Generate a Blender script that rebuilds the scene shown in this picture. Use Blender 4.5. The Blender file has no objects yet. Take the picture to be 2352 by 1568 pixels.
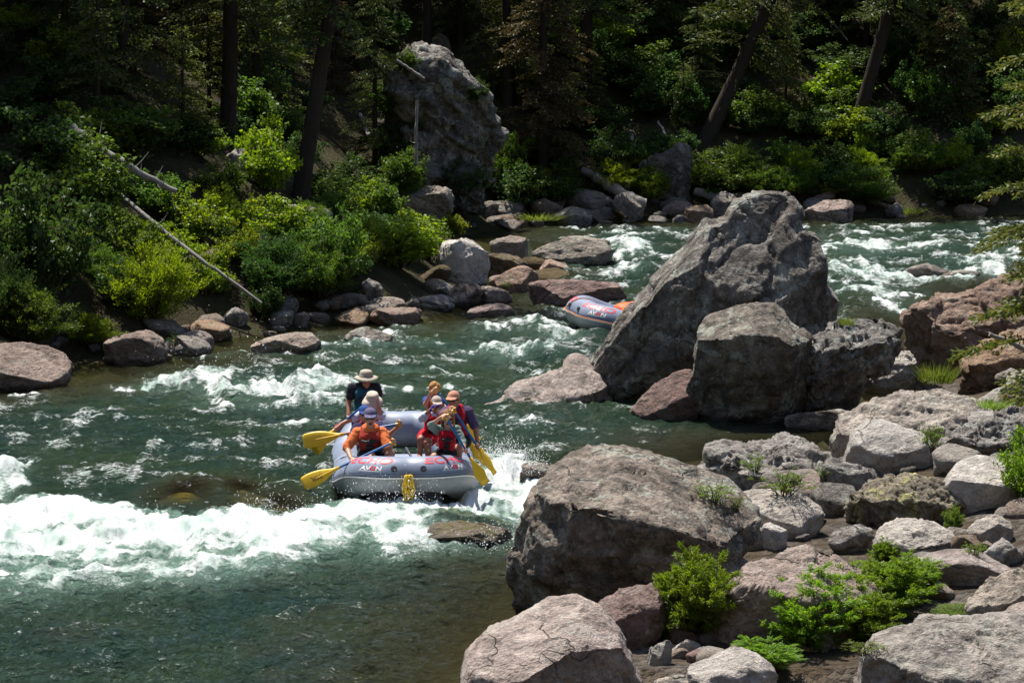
import bpy, bmesh, math, random
import numpy as np
from mathutils import Vector, Matrix

# ------------------------------------------------------------------ camera, sky, sun, exposure
SC = bpy.context.scene
COL = SC.collection
R = math.radians
CAM_Z, PITCH, FX, CX, CY = 9.5, R(7.5), 8820.0, 1176.0, 784.0     # photo measured on a 2352 x 1568 view
cam = bpy.data.cameras.new('camera')
cam.lens, cam.sensor_width, cam.clip_end = 135.0, 36.0, 3000.0
cam_ob = bpy.data.objects.new('camera', cam)
cam_ob.location = (0, 0, CAM_Z)
cam_ob.rotation_euler = (R(90) - PITCH, 0, 0)
COL.objects.link(cam_ob)
SC.camera = cam_ob

SUN_EL, SUN_AZ = R(66), R(-32)          # azimuth measured from +Y (away from the camera) towards +X
world = bpy.data.worlds.new('World')
SC.world = world
world.use_nodes = True
wn = world.node_tree
bg = wn.nodes['Background']
sky = wn.nodes.new('ShaderNodeTexSky')
sky.sky_type = 'NISHITA'
sky.sun_disc = False
sky.sun_elevation = SUN_EL
sky.sun_rotation = SUN_AZ
wn.links.new(sky.outputs[0], bg.inputs[0])
bg.inputs[1].default_value = 0.085
sun = bpy.data.lights.new('sun', 'SUN')
sun.energy, sun.angle, sun.color = 5.0, R(0.5), (1.0, 0.95, 0.87)
sun_ob = bpy.data.objects.new('sun', sun)
sd = Vector((math.sin(SUN_AZ) * math.cos(SUN_EL), math.cos(SUN_AZ) * math.cos(SUN_EL), math.sin(SUN_EL)))
sun_ob.rotation_euler = sd.to_track_quat('Z', 'Y').to_euler()
sun_ob.location = (0, 0, 60)
COL.objects.link(sun_ob)
vs = SC.view_settings
vs.view_transform, vs.look, vs.exposure, vs.gamma = 'Standard', 'None', 0.8, 1.0
vs.use_curve_mapping = False
cy = SC.cycles
cy.max_bounces, cy.diffuse_bounces, cy.glossy_bounces = 6, 2, 3
cy.transmission_bounces, cy.transparent_max_bounces = 4, 6
cy.sample_clamp_indirect = 4.0
cy.caustics_reflective = cy.caustics_refractive = False
cy.use_denoising = True

# ------------------------------------------------------------------ photo pixel -> world ray
FWD = np.array([0, math.cos(PITCH), -math.sin(PITCH)])
UPV = np.array([0, math.sin(PITCH), math.cos(PITCH)])
EYE = np.array([0, 0, CAM_Z])
def ray(vx, vy):
    return FWD + np.array([(vx - CX) / FX, 0, 0]) + UPV * ((CY - vy) / FX)
def at_y(vx, vy, Y):
    d = ray(vx, vy); return EYE + d * (Y / d[1])
def at_z(vx, vy, z):
    d = ray(vx, vy); return EYE + d * ((z - CAM_Z) / d[2])

# ------------------------------------------------------------------ numpy noise
_rs = np.random.RandomState(7)
_perm = np.concatenate([_rs.permutation(256)] * 3)
_g3 = _rs.normal(size=(256, 3)); _g3 /= np.linalg.norm(_g3, axis=1)[:, None]
_a2 = _rs.rand(256) * 2 * np.pi; _g2 = np.stack([np.cos(_a2), np.sin(_a2)], 1)
def pn3(P):
    P = np.asarray(P, float); I = np.floor(P).astype(int); f = P - I; I &= 255
    u = f * f * f * (f * (f * 6 - 15) + 10); out = 0
    for dx in (0, 1):
        wx = u[:, 0] if dx else 1 - u[:, 0]; hx = _perm[I[:, 0] + dx]
        for dy in (0, 1):
            wy = u[:, 1] if dy else 1 - u[:, 1]; hy = _perm[hx + I[:, 1] + dy]
            for dz in (0, 1):
                wz = u[:, 2] if dz else 1 - u[:, 2]; g = _g3[_perm[hy + I[:, 2] + dz] & 255]
                out = out + wx * wy * wz * (g[:, 0] * (f[:, 0] - dx) + g[:, 1] * (f[:, 1] - dy) + g[:, 2] * (f[:, 2] - dz))
    return out * 1.5
def pn2(x, y):
    ix, iy = np.floor(x).astype(int), np.floor(y).astype(int); fx, fy = x - ix, y - iy; ix &= 255; iy &= 255
    ux = fx * fx * fx * (fx * (fx * 6 - 15) + 10); uy = fy * fy * fy * (fy * (fy * 6 - 15) + 10); out = 0
    for dx in (0, 1):
        for dy in (0, 1):
            g = _g2[_perm[_perm[ix + dx] + iy + dy] & 255]
            out = out + (ux if dx else 1 - ux) * (uy if dy else 1 - uy) * (g[..., 0] * (fx - dx) + g[..., 1] * (fy - dy))
    return out * 1.5
def fbm3(P, o=4, g=0.5):
    P = np.asarray(P, float); s = 0; a = 1.0
    for k in range(o): s = s + a * pn3(P * 2 ** k + k * 17.3); a *= g
    return s
def rid3(P, o=4, g=0.5):
    P = np.asarray(P, float); s = 0; a = 1.0
    for k in range(o): s = s + a * (1 - np.abs(pn3(P * 2 ** k + k * 11.7)) * 2); a *= g
    return s
def fbm2(x, y, o=4, g=0.5):
    s = 0; a = 1.0
    for k in range(o): s = s + a * pn2(x * 2 ** k + k * 13.1, y * 2 ** k + k * 7.7); a *= g
    return s
def rid2(x, y, o=3, g=0.5):
    s = 0; a = 1.0
    for k in range(o): s = s + a * (1 - 2 * np.abs(pn2(x * 2 ** k + k * 5.1, y * 2 ** k + k * 9.7))); a *= g
    return s
def sstep(a, b, x):
    t = np.clip((x - a) / (b - a), 0, 1); return t * t * (3 - 2 * t)

# ------------------------------------------------------------------ mesh helpers
def mesh_np(name, V, F, smooth=True, attrs=None, mats=None, fmat=None):
    V = np.asarray(V, np.float32); me = bpy.data.meshes.new(name)
    Fs = F if isinstance(F, (list, tuple)) else [F]
    Fs = [np.asarray(f, np.int32) for f in Fs if len(f)]
    loops = np.concatenate([f.ravel() for f in Fs]); tot = np.concatenate([np.full(len(f), f.shape[1], np.int32) for f in Fs])
    start = np.concatenate([[0], np.cumsum(tot)[:-1]]).astype(np.int32)
    me.vertices.add(len(V)); me.vertices.foreach_set('co', V.ravel())
    me.loops.add(len(loops)); me.loops.foreach_set('vertex_index', loops)
    me.polygons.add(len(tot)); me.polygons.foreach_set('loop_start', start)
    if smooth: me.polygons.foreach_set('use_smooth', np.ones(len(tot), bool))
    for k, a in (attrs or {}).items():
        at = me.attributes.new(k, 'FLOAT', 'POINT'); at.data.foreach_set('value', np.asarray(a, np.float32))
    for m in (mats or []): me.materials.append(m)
    if fmat is not None: me.polygons.foreach_set('material_index', np.asarray(fmat, np.int32))
    me.update(calc_edges=True)
    return me
def obj(name, me, parent=None, loc=None, mat=None):
    o = bpy.data.objects.new(name, me); COL.objects.link(o)
    if parent is not None: o.parent = parent
    if loc is not None: o.location = loc
    if mat is not None and me is not None and not me.materials: me.materials.append(mat)
    return o
def empty(name, loc=(0, 0, 0)):
    o = bpy.data.objects.new(name, None); COL.objects.link(o); o.location = loc; o.empty_display_size = 0.2
    return o
def tag(o, label=None, cat=None, group=None, kind=None):
    if label: o['label'] = label
    if cat: o['category'] = cat
    if group: o['group'] = group
    if kind: o['kind'] = kind
    return o
class MB:                                   # collects pieces of ONE mesh
    def __init__(s): s.V = []; s.F3 = []; s.F4 = []; s.n = 0
    def add(s, V, F):
        V = np.asarray(V, float); F = np.asarray(F, int) + s.n
        s.V.append(V); s.n += len(V); (s.F3 if F.shape[1] == 3 else s.F4).append(F)
    def tube(s, pts, rads, n=8, cap=True):
        P = np.asarray(pts, float); m = len(P); rads = np.broadcast_to(np.asarray(rads, float), (m,))
        T = np.gradient(P, axis=0); T /= np.linalg.norm(T, axis=1)[:, None] + 1e-9
        ref = np.array([0, 0, 1.0]) if abs(T[:, 2]).mean() < 0.8 else np.array([0, 1.0, 0.])
        A = np.cross(T, ref); A /= np.linalg.norm(A, axis=1)[:, None] + 1e-9; B = np.cross(T, A)
        an = np.arange(n) * 2 * np.pi / n
        V = (P[:, None] + rads[:, None, None] * (np.cos(an)[None, :, None] * A[:, None] + np.sin(an)[None, :, None] * B[:, None])).reshape(-1, 3)
        i = np.arange(m - 1)[:, None] * n; j = np.arange(n)[None]; k = (j + 1) % n
        s.add(V, np.stack([i + j, i + k, i + n + k, i + n + j], -1).reshape(-1, 4))
        if cap:
            for e, idx in ((0, np.arange(n)[::-1]), (m - 1, np.arange(n))):
                s.add(np.vstack([P[e], V[e * n:(e + 1) * n]]), np.stack([np.zeros(n, int), 1 + idx, 1 + np.roll(idx, -1)], 1))
    def capsule(s, p0, p1, r0, r1=None, n=14):
        p0, p1 = np.asarray(p0, float), np.asarray(p1, float); r1 = r0 if r1 is None else r1
        d = p1 - p0; L = np.linalg.norm(d); d = d / L if L > 1e-6 else np.array([0, 0, 1.0])
        pts, rr = [], []
        for a in np.linspace(-88, 0, 6): pts.append(p0 + d * r0 * math.sin(R(a))); rr.append(r0 * math.cos(R(a)))
        for a in np.linspace(0, 88, 6): pts.append(p1 + d * r1 * math.sin(R(a))); rr.append(r1 * math.cos(R(a)))
        pts = np.array(pts); ref = np.array([0, 0, 1.0]) if abs(d[2]) < 0.9 else np.array([1.0, 0, 0])
        A = np.cross(d, ref); A /= np.linalg.norm(A); B = np.cross(d, A); an = np.arange(n) * 2 * np.pi / n
        V = (pts[:, None] + np.array(rr)[:, None, None] * (np.cos(an)[None, :, None] * A + np.sin(an)[None, :, None] * B)).reshape(-1, 3)
        m = len(pts); i = np.arange(m - 1)[:, None] * n; j = np.arange(n)[None]; k = (j + 1) % n
        s.add(V, np.stack([i + j, i + k, i + n + k, i + n + j], -1).reshape(-1, 4))
        b = s.n - len(V)
        s.F3.append(np.stack([np.full(n - 2, b), b + np.arange(2, n), b + np.arange(1, n - 1)], 1))
        e = s.n - n; s.F3.append(np.stack([np.full(n - 2, e), e + np.arange(1, n - 1), e + np.arange(2, n)], 1))
    def ell(s, c, ax, n=16):                # ellipsoid with axis rows ax (3x3, scaled)
        c = np.asarray(c, float); ax = np.asarray(ax, float)
        th = np.linspace(0, np.pi, n // 2 + 1)[1:-1]; ph = np.arange(n) * 2 * np.pi / n
        U = np.stack([np.sin(th)[:, None] * np.cos(ph), np.sin(th)[:, None] * np.sin(ph), np.cos(th)[:, None] * np.ones(n)], -1).reshape(-1, 3)
        U = np.vstack([U, [[0, 0, 1], [0, 0, -1]]]); m = len(th)
        i = np.arange(m - 1)[:, None] * n; j = np.arange(n)[None]; k = (j + 1) % n
        b = s.n; s.add(c + U @ ax, np.stack([i + j, i + n + j, i + n + k, i + k], -1).reshape(-1, 4))
        jj = np.arange(n); kk = (jj + 1) % n; t = b + m * n
        s.F3.append(np.stack([np.full(n, t), b + jj, b + kk], 1)); l = b + (m - 1) * n
        s.F3.append(np.stack([np.full(n, t + 1), l + kk, l + jj], 1))
    def box(s, c, ax):
        c = np.asarray(c, float); ax = np.asarray(ax, float)
        U = np.array([[x, y, z] for x in (-1, 1) for y in (-1, 1) for z in (-1, 1)], float)
        s.add(c + U @ ax, [[0, 1, 3, 2], [4, 6, 7, 5], [0, 4, 5, 1], [2, 3, 7, 6], [0, 2, 6, 4], [1, 5, 7, 3]])
    def mesh(s, name, off=(0, 0, 0), smooth=True, attrs=None):
        V = np.vstack(s.V) - np.asarray(off, float)
        return mesh_np(name, V, ([np.vstack(s.F4)] if s.F4 else []) + ([np.vstack(s.F3)] if s.F3 else []), smooth, attrs)
def baked(me, mods):                        # evaluated copy of a mesh with modifiers
    o = bpy.data.objects.new('bake', me); COL.objects.link(o)
    for typ, kw in mods:
        m = o.modifiers.new(typ, typ)
        for k, v in kw.items(): setattr(m, k, v)
    dg = bpy.context.evaluated_depsgraph_get(); dg.update()
    r = bpy.data.meshes.new_from_object(o.evaluated_get(dg))
    bpy.data.objects.remove(o)
    r.polygons.foreach_set('use_smooth', np.ones(len(r.polygons), bool))
    return r

# ------------------------------------------------------------------ materials
def new_mat(name):
    m = bpy.data.materials.new(name); m.use_nodes = True; nt = m.node_tree; nt.nodes.clear()
    return m, nt
def nd(nt, typ, ins=None, **kw):
    n = nt.nodes.new('ShaderNode' + typ)
    for k, v in kw.items(): setattr(n, k, v)
    for k, v in (ins or {}).items():
        s = n.inputs[k]
        if isinstance(v, bpy.types.NodeSocket): nt.links.new(v, s)
        elif isinstance(v, tuple) and len(v) == 3 and s.type == 'RGBA': s.default_value = (*v, 1)
        else: s.default_value = v
    return n
def math_n(nt, op, a, b=None, clamp=False):
    n = nt.nodes.new('ShaderNodeMath'); n.operation = op; n.use_clamp = clamp
    for i, v in ((0, a), (1, b)):
        if v is None: continue
        if isinstance(v, bpy.types.NodeSocket): nt.links.new(v, n.inputs[i])
        else: n.inputs[i].default_value = v
    return n.outputs[0]
def mixc(nt, f, a, b):
    n = nt.nodes.new('ShaderNodeMix'); n.data_type = 'RGBA'
    for i, v in ((0, f), (6, a), (7, b)):
        if isinstance(v, bpy.types.NodeSocket): nt.links.new(v, n.inputs[i])
        elif isinstance(v, tuple): n.inputs[i].default_value = (*v, 1)
        else: n.inputs[i].default_value = v
    return n.outputs[2]
def rng(nt, x, a, b, lo=0.0, hi=1.0):
    return nd(nt, 'MapRange', {0: x, 1: a, 2: b, 3: lo, 4: hi}).outputs[0]
def out(nt, sh, vol=None):
    o = nt.nodes.new('ShaderNodeOutputMaterial'); nt.links.new(sh, o.inputs[0])
def noise(nt, vec, scale, detail=4, rough=0.5, dist=0.0):
    return nd(nt, 'TexNoise', {'Vector': vec, 'Scale': scale, 'Detail': detail, 'Roughness': rough, 'Distortion': dist}).outputs[0]
_plain = {}
def plain(name, col, rough=0.6, var=0.12, scale=30.0, bump=0.0, spec=0.4):
    if name in _plain: return _plain[name]
    m, nt = new_mat(name); tc = nd(nt, 'TexCoord').outputs['Object']
    n1 = noise(nt, tc, scale, 5, 0.6)
    c = mixc(nt, n1, tuple(x * (1 - var) for x in col), tuple(min(1, x * (1 + var)) for x in col))
    ins = {'Base Color': c, 'Roughness': rough, 'Specular IOR Level': spec}
    if bump: ins['Normal'] = nd(nt, 'Bump', {'Height': n1, 'Strength': bump, 'Distance': 0.02}).outputs[0]
    b = nd(nt, 'BsdfPrincipled', ins); out(nt, b.outputs[0]); _plain[name] = m
    return m
def rock_mat(name, ca, cb, pale=0.5, dark=0.5, lich=(0.42, 0.42, 0.36), moss=0.0):
    ca, cb = tuple(x * k for x, k in zip(ca, (1.03, .97, .89))), tuple(x * k for x, k in zip(cb, (1.03, .97, .89)))
    m, nt = new_mat(name); tc = nd(nt, 'TexCoord').outputs['Object']; oi = nd(nt, 'ObjectInfo')
    off = nd(nt, 'VectorMath', {0: tc, 1: nd(nt, 'CombineXYZ', {0: math_n(nt, 'MULTIPLY', oi.outputs['Random'], 37.0), 1: 3.1, 2: 0.0}).outputs[0]}, operation='ADD').outputs[0]
    n1 = noise(nt, off, 1.3, 7, 0.6); n2 = noise(nt, off, 5.0, 8, 0.65); n3 = noise(nt, off, 26.0, 5, 0.6); n4 = noise(nt, off, 2.6, 6, 0.6, 0.6)
    n5 = noise(nt, off, 75.0, 3, 0.6)
    c = mixc(nt, rng(nt, n1, 0.34, 0.66), ca, cb)
    c = mixc(nt, math_n(nt, 'MULTIPLY', rng(nt, n2, 0.5, 0.62), 0.55), c, tuple(x * 1.45 for x in cb))
    c = mixc(nt, math_n(nt, 'MULTIPLY', rng(nt, n4, 0.56, 0.585), pale), c, lich)
    c = mixc(nt, math_n(nt, 'MULTIPLY', rng(nt, n2, 0.47, 0.36), dark), c, (0.05, 0.046, 0.042))
    c = mixc(nt, math_n(nt, 'MULTIPLY', rng(nt, n3, 0.54, 0.68), 0.5), c, tuple(x * 0.38 for x in ca))
    c = mixc(nt, math_n(nt, 'MULTIPLY', rng(nt, n5, 0.56, 0.7), 0.4), c, tuple(min(0.6, x * 1.8) for x in cb))
    n8 = noise(nt, off, 15.0, 4, 0.55, 0.4)
    c = mixc(nt, math_n(nt, 'MULTIPLY', math_n(nt, 'MULTIPLY', rng(nt, n8, 0.60, 0.625), rng(nt, n1, 0.42, 0.55)), 0.25 + 0.6 * pale), c, tuple(min(.6, x * 1.15) for x in lich))
    c = nd(nt, 'HueSaturation', {'Saturation': rng(nt, oi.outputs['Random'], 0, 1, 1.45, 0.75), 'Value': rng(nt, math_n(nt, 'FRACT', math_n(nt, 'MULTIPLY', oi.outputs['Random'], 7.31)), 0, 1, 0.80, 1.18), 'Color': c}).outputs[0]
    n6 = noise(nt, off, 9.0, 6, 0.7, 0.3); n7 = noise(nt, off, 3.4, 5, 0.65)
    c = mixc(nt, math_n(nt, 'MULTIPLY', math_n(nt, 'MULTIPLY', rng(nt, n6, 0.52, 0.58), rng(nt, n7, 0.42, 0.58)), 0.25 + 0.6 * dark), c, (0.045, 0.042, 0.038))
    vw = nd(nt, 'VectorMath', {0: off, 1: nd(nt, 'VectorMath', {0: nd(nt, 'TexNoise', {'Vector': off, 'Scale': 2.2, 'Detail': 3.0}).outputs[1], 1: (0.5, 0.5, 0.5)}, operation='MULTIPLY').outputs[0]}, operation='ADD').outputs[0]
    vo = nd(nt, 'TexVoronoi', {'Vector': nd(nt, 'Mapping', {'Vector': vw, 'Scale': (1.0, 1.0, 2.6), 'Rotation': (0.3, 0.5, 0.2)}).outputs[0], 'Scale': 0.8}, feature='DISTANCE_TO_EDGE').outputs[0]
    crk = math_n(nt, 'MULTIPLY', rng(nt, vo, 0.016, 0.003), rng(nt, noise(nt, off, 0.8, 3, 0.5), 0.50, 0.62))
    c = mixc(nt, math_n(nt, 'MULTIPLY', crk, 0.75), c, (0.03, 0.026, 0.022))
    if moss:
        up = rng(nt, nd(nt, 'SeparateXYZ', {0: nd(nt, 'NewGeometry').outputs['Normal']}).outputs[2], 0.2, 0.9)
        c = mixc(nt, math_n(nt, 'MULTIPLY', math_n(nt, 'MULTIPLY', up, rng(nt, n4, 0.45, 0.6)), moss), c, (0.09, 0.075, 0.02))
    wet = nd(nt, 'Attribute', attribute_name='wet').outputs['Fac']
    wetf = rng(nt, math_n(nt, 'ADD', wet, math_n(nt, 'MULTIPLY', math_n(nt, 'SUBTRACT', n2, 0.5), 0.9)), 0.42, 0.58)
    c = mixc(nt, math_n(nt, 'MULTIPLY', wetf, 0.72), c, (0.03, 0.021, 0.015))
    rough = rng(nt, wetf, 0, 1, 0.9, 0.3)
    hgt = math_n(nt, 'SUBTRACT', math_n(nt, 'ADD', math_n(nt, 'ADD', math_n(nt, 'MULTIPLY', n2, 1.0), math_n(nt, 'MULTIPLY', n3, 0.3)), math_n(nt, 'MULTIPLY', n5, 0.1)), math_n(nt, 'MULTIPLY', crk, 0.35))
    bmp = nd(nt, 'Bump', {'Height': hgt, 'Strength': 0.9, 'Distance': 0.16})
    b = nd(nt, 'BsdfPrincipled', {'Base Color': c, 'Roughness': rough, 'Specular IOR Level': 0.3, 'Normal': bmp.outputs[0]})
    out(nt, b.outputs[0]); return m
def leaf_mat(name, ca, cb, trans=0.45, gloss=0.02):
    m, nt = new_mat(name); oi = nd(nt, 'ObjectInfo')
    lr = nd(nt, 'Attribute', attribute_name='lr').outputs['Fac']
    c = mixc(nt, lr, ca, cb)
    c = nd(nt, 'HueSaturation', {'Hue': rng(nt, oi.outputs['Random'], 0, 1, 0.485, 0.515), 'Saturation': 1.0, 'Value': rng(nt, oi.outputs['Random'], 0, 1, 0.8, 1.2), 'Color': c}).outputs[0]
    d = nd(nt, 'BsdfDiffuse', {'Color': c}); t = nd(nt, 'BsdfTranslucent', {'Color': nd(nt, 'HueSaturation', {'Value': 1.5, 'Saturation': 1.1, 'Color': c}).outputs[0]})
    mx = nd(nt, 'MixShader', {0: trans, 1: d.outputs[0], 2: t.outputs[0]})
    g = nd(nt, 'BsdfGlossy', {'Color': (0.7, 0.75, 0.7), 'Roughness': 0.45}); mx2 = nd(nt, 'MixShader', {0: gloss, 1: mx.outputs[0], 2: g.outputs[0]})
    out(nt, mx2.outputs[0]); return m
def bark_mat(name, ca, cb):
    m, nt = new_mat(name); tc = nd(nt, 'TexCoord').outputs['Object']
    st = nd(nt, 'Mapping', {'Vector': tc, 'Scale': (14, 14, 2.5)}).outputs[0]
    n1 = noise(nt, st, 1.0, 6, 0.65); n2 = noise(nt, tc, 3.0, 3)
    c = mixc(nt, n1, ca, cb); c = mixc(nt, math_n(nt, 'MULTIPLY', n2, 0.4), c, tuple(x * 0.5 for x in ca))
    b = nd(nt, 'BsdfPrincipled', {'Base Color': c, 'Roughness': 0.9, 'Specular IOR Level': 0.1, 'Normal': nd(nt, 'Bump', {'Height': n1, 'Strength': 0.8, 'Distance': 0.03}).outputs[0]})
    out(nt, b.outputs[0]); return m
# ------------------------------------------------------------------ river level, banks, ground
LOW = 0.0
def _poly(pts, z):                          # photo points on the water -> world x, y
    return np.array([at_z(p[0], p[1], z)[:2] for p in pts])
LIP = _poly([(-500, 1165), (0, 1166), (150, 1152), (300, 1180), (430, 1196), (560, 1180), (640, 1198), (720, 1172), (800, 1150), (900, 1140), (1000, 1120), (1080, 1098), (1130, 1082), (1200, 1072), (1260, 1100), (1500, 1100)], 0.36)
FBOT = _poly([(-500, 1392), (0, 1386), (300, 1380), (600, 1356), (900, 1306), (1050, 1284), (1160, 1278), (1400, 1278)], 0.0)
def ylip(x): return np.interp(x, LIP[:, 0], LIP[:, 1])
def zw0(x, y):                              # mean water level: flat pool, drop, long riffle
    s = y - ylip(x)
    z = LOW + 0.34 * sstep(-5.2, 0.4, s) + 0.13 * sstep(0.2, 2.6, s) + 0.0045 * np.maximum(s - 1.5, 0)
    return z
SHL = np.array([at_z(a, b, z)[:2] for a, b, z in [(-900, 985, .5), (-300, 935, .5), (0, 905, .5), (170, 882, .5), (240, 842, .52), (400, 832, .52), (500, 790, .54), (620, 772, .55), (760, 755, .56), (900, 745, .56), (1000, 735, .56), (1085, 705, .57), (1110, 640, .6), (1125, 545, .6), (1200, 523, .6), (1400, 516, .6), (1700, 510, .6), (2000, 505, .6), (2352, 500, .6), (3200, 490, .6)]])
SHR = np.array([at_z(a, b, z)[:2] for a, b, z in [(900, 1900, 0), (1060, 1640, 0), (1180, 1440, 0), (1330, 1290, .05), (1560, 1120, .15), (1690, 1040, .4), (1900, 1012, .5), (1990, 900, .5), (2080, 800, .55), (2150, 720, .6), (2352, 655, .6), (2800, 585, .6)]])
def _pdist(x, y, P):
    d = np.full(np.shape(x), 1e9)
    for a, b in zip(P[:-1], P[1:]):
        ex, ey = b - a; t = np.clip(((x - a[0]) * ex + (y - a[1]) * ey) / (ex * ex + ey * ey), 0, 1)
        d = np.minimum(d, np.hypot(x - a[0] - t * ex, y - a[1] - t * ey))
    return d
def bank_l(x, y):                           # signed distance inland, left and far bank
    d = _pdist(x, y, SHL); return np.where(y > np.interp(x, SHL[:, 0], SHL[:, 1]), d, -d)
def bank_r(x, y):
    d = _pdist(x, y, SHR); return np.where(x > np.interp(y, SHR[:, 1], SHR[:, 0]), d, -d)
def ground(x, y):
    x, y = np.asarray(x, float), np.asarray(y, float)
    l, r = bank_l(x, y), bank_r(x, y); w = zw0(x, y)
    bed = w - np.minimum(0.10 + 0.22 * np.minimum(-l, -r).clip(0), 0.9)
    n = fbm2(x * 0.45, y * 0.45, 3) * 0.3 + fbm2(x * 2.1, y * 2.1, 2) * 0.06
    ld = l.clip(0); hl = w + 0.16 * np.minimum(ld, 1.2) + 0.62 * np.clip(ld - 1.0, 0, 60) + n * np.clip(ld * 0.5, 0, 1)
    rd = r.clip(0); sl = 0.08 + 0.15 * sstep(42, 55, y); hr = w * 0.4 + 0.03 + sl * np.minimum(rd, 7) + 0.5 * sl * (rd - 7).clip(0) + n * 0.4 * np.clip(rd, 0, 1)
    z = np.where(l > 0, hl - 0.1 * np.clip(1 - ld, 0, 1), np.where(r > 0, hr - 0.1 * np.clip(1 - rd, 0, 1), bed))
    z = z + np.where(y < 38, (38 - y) * 0.2 * sstep(-5.0, -1.0, x - (y - 38) * 0.1), 0)
    z = np.where(y < 42, np.minimum(z, np.maximum(9.3 - 0.222 * y, -0.4)), z)
    z = np.where(y < -5, 7.0 + (-5 - y) * 0.85, z)  # unseen hillside behind the camera, raised to block sky light on the rock faces
    return z
def surf(x, y): return np.maximum(ground(x, y), zw0(x, y))
_T = np.arange(36, 130, 0.08)
def hit(vx, vy):                            # first ground or water point seen through a photo pixel
    d = ray(vx, vy); d = d / d[1]; P = EYE + _T[:, None] * d
    k = np.argmax(P[:, 2] < surf(P[:, 0], P[:, 1]))
    return P[k] if k else P[-1]

xs = np.concatenate([np.linspace(-110, -16, 34), np.arange(-15.7, 16, 0.22), np.linspace(16.5, 110, 34)])
ys = np.concatenate([np.linspace(-95, -5, 30), np.linspace(-4.5, 36, 40), np.arange(36.4, 104, 0.25), np.linspace(105, 160, 40)])
GX, GY = np.meshgrid(xs, ys); GZ = ground(GX.ravel(), GY.ravel())
nx, ny = len(xs), len(ys); ii = (np.arange(ny - 1)[:, None] * nx + np.arange(nx - 1)[None]).ravel()
QF = np.stack([ii, ii + 1, ii + nx + 1, ii + nx], 1)
def ground_mat():
    m, nt = new_mat('forest_soil'); p = nd(nt, 'NewGeometry').outputs['Position']
    n1 = noise(nt, p, 0.9, 6, 0.6); n2 = noise(nt, p, 6.0, 6, 0.65); n3 = noise(nt, p, 28.0, 4, 0.6)
    c = mixc(nt, rng(nt, n1, 0.4, 0.6), (0.035, 0.028, 0.016), (0.06, 0.052, 0.026))
    c = mixc(nt, rng(nt, n2, 0.5, 0.65), c, (0.04, 0.05, 0.015))
    c = mixc(nt, math_n(nt, 'MULTIPLY', rng(nt, n3, 0.5, 0.7), 0.55), c, (0.13, 0.11, 0.07))
    gv = nd(nt, 'Attribute', attribute_name='gravel').outputs['Fac']
    vg = nd(nt, 'TexVoronoi', {'Vector': p, 'Scale': 9.0}); gc = mixc(nt, nd(nt, 'SeparateColor', {0: vg.outputs['Color']}).outputs[0], (0.05, 0.042, 0.034), (0.18, 0.155, 0.135))
    c = mixc(nt, math_n(nt, 'MULTIPLY', gv, 0.9), c, mixc(nt, rng(nt, n1, 0.4, 0.6), gc, (0.085, 0.062, 0.042)))
    h = math_n(nt, 'ADD', n2, math_n(nt, 'MULTIPLY', n3, 0.4))
    h = math_n(nt, 'SUBTRACT', h, math_n(nt, 'MULTIPLY', math_n(nt, 'MULTIPLY', vg.outputs['Distance'], gv), 0.6))
    b = nd(nt, 'BsdfPrincipled', {'Base Color': c, 'Roughness': 0.95, 'Specular IOR Level': 0.1, 'Normal': nd(nt, 'Bump', {'Height': h, 'Strength': 1.0, 'Distance': 0.15}).outputs[0]})
    out(nt, b.outputs[0]); return m
g = obj('ground', mesh_np('ground', np.stack([GX.ravel(), GY.ravel(), GZ], 1), QF, True, {'gravel': np.clip(bank_r(GX.ravel(), GY.ravel()) + 1.5, 0, 1)}), mat=ground_mat())
tag(g, 'steep wooded river banks, the stony bed under the water and an unseen slope behind the camera that blocks sky light', kind='structure')

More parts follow.
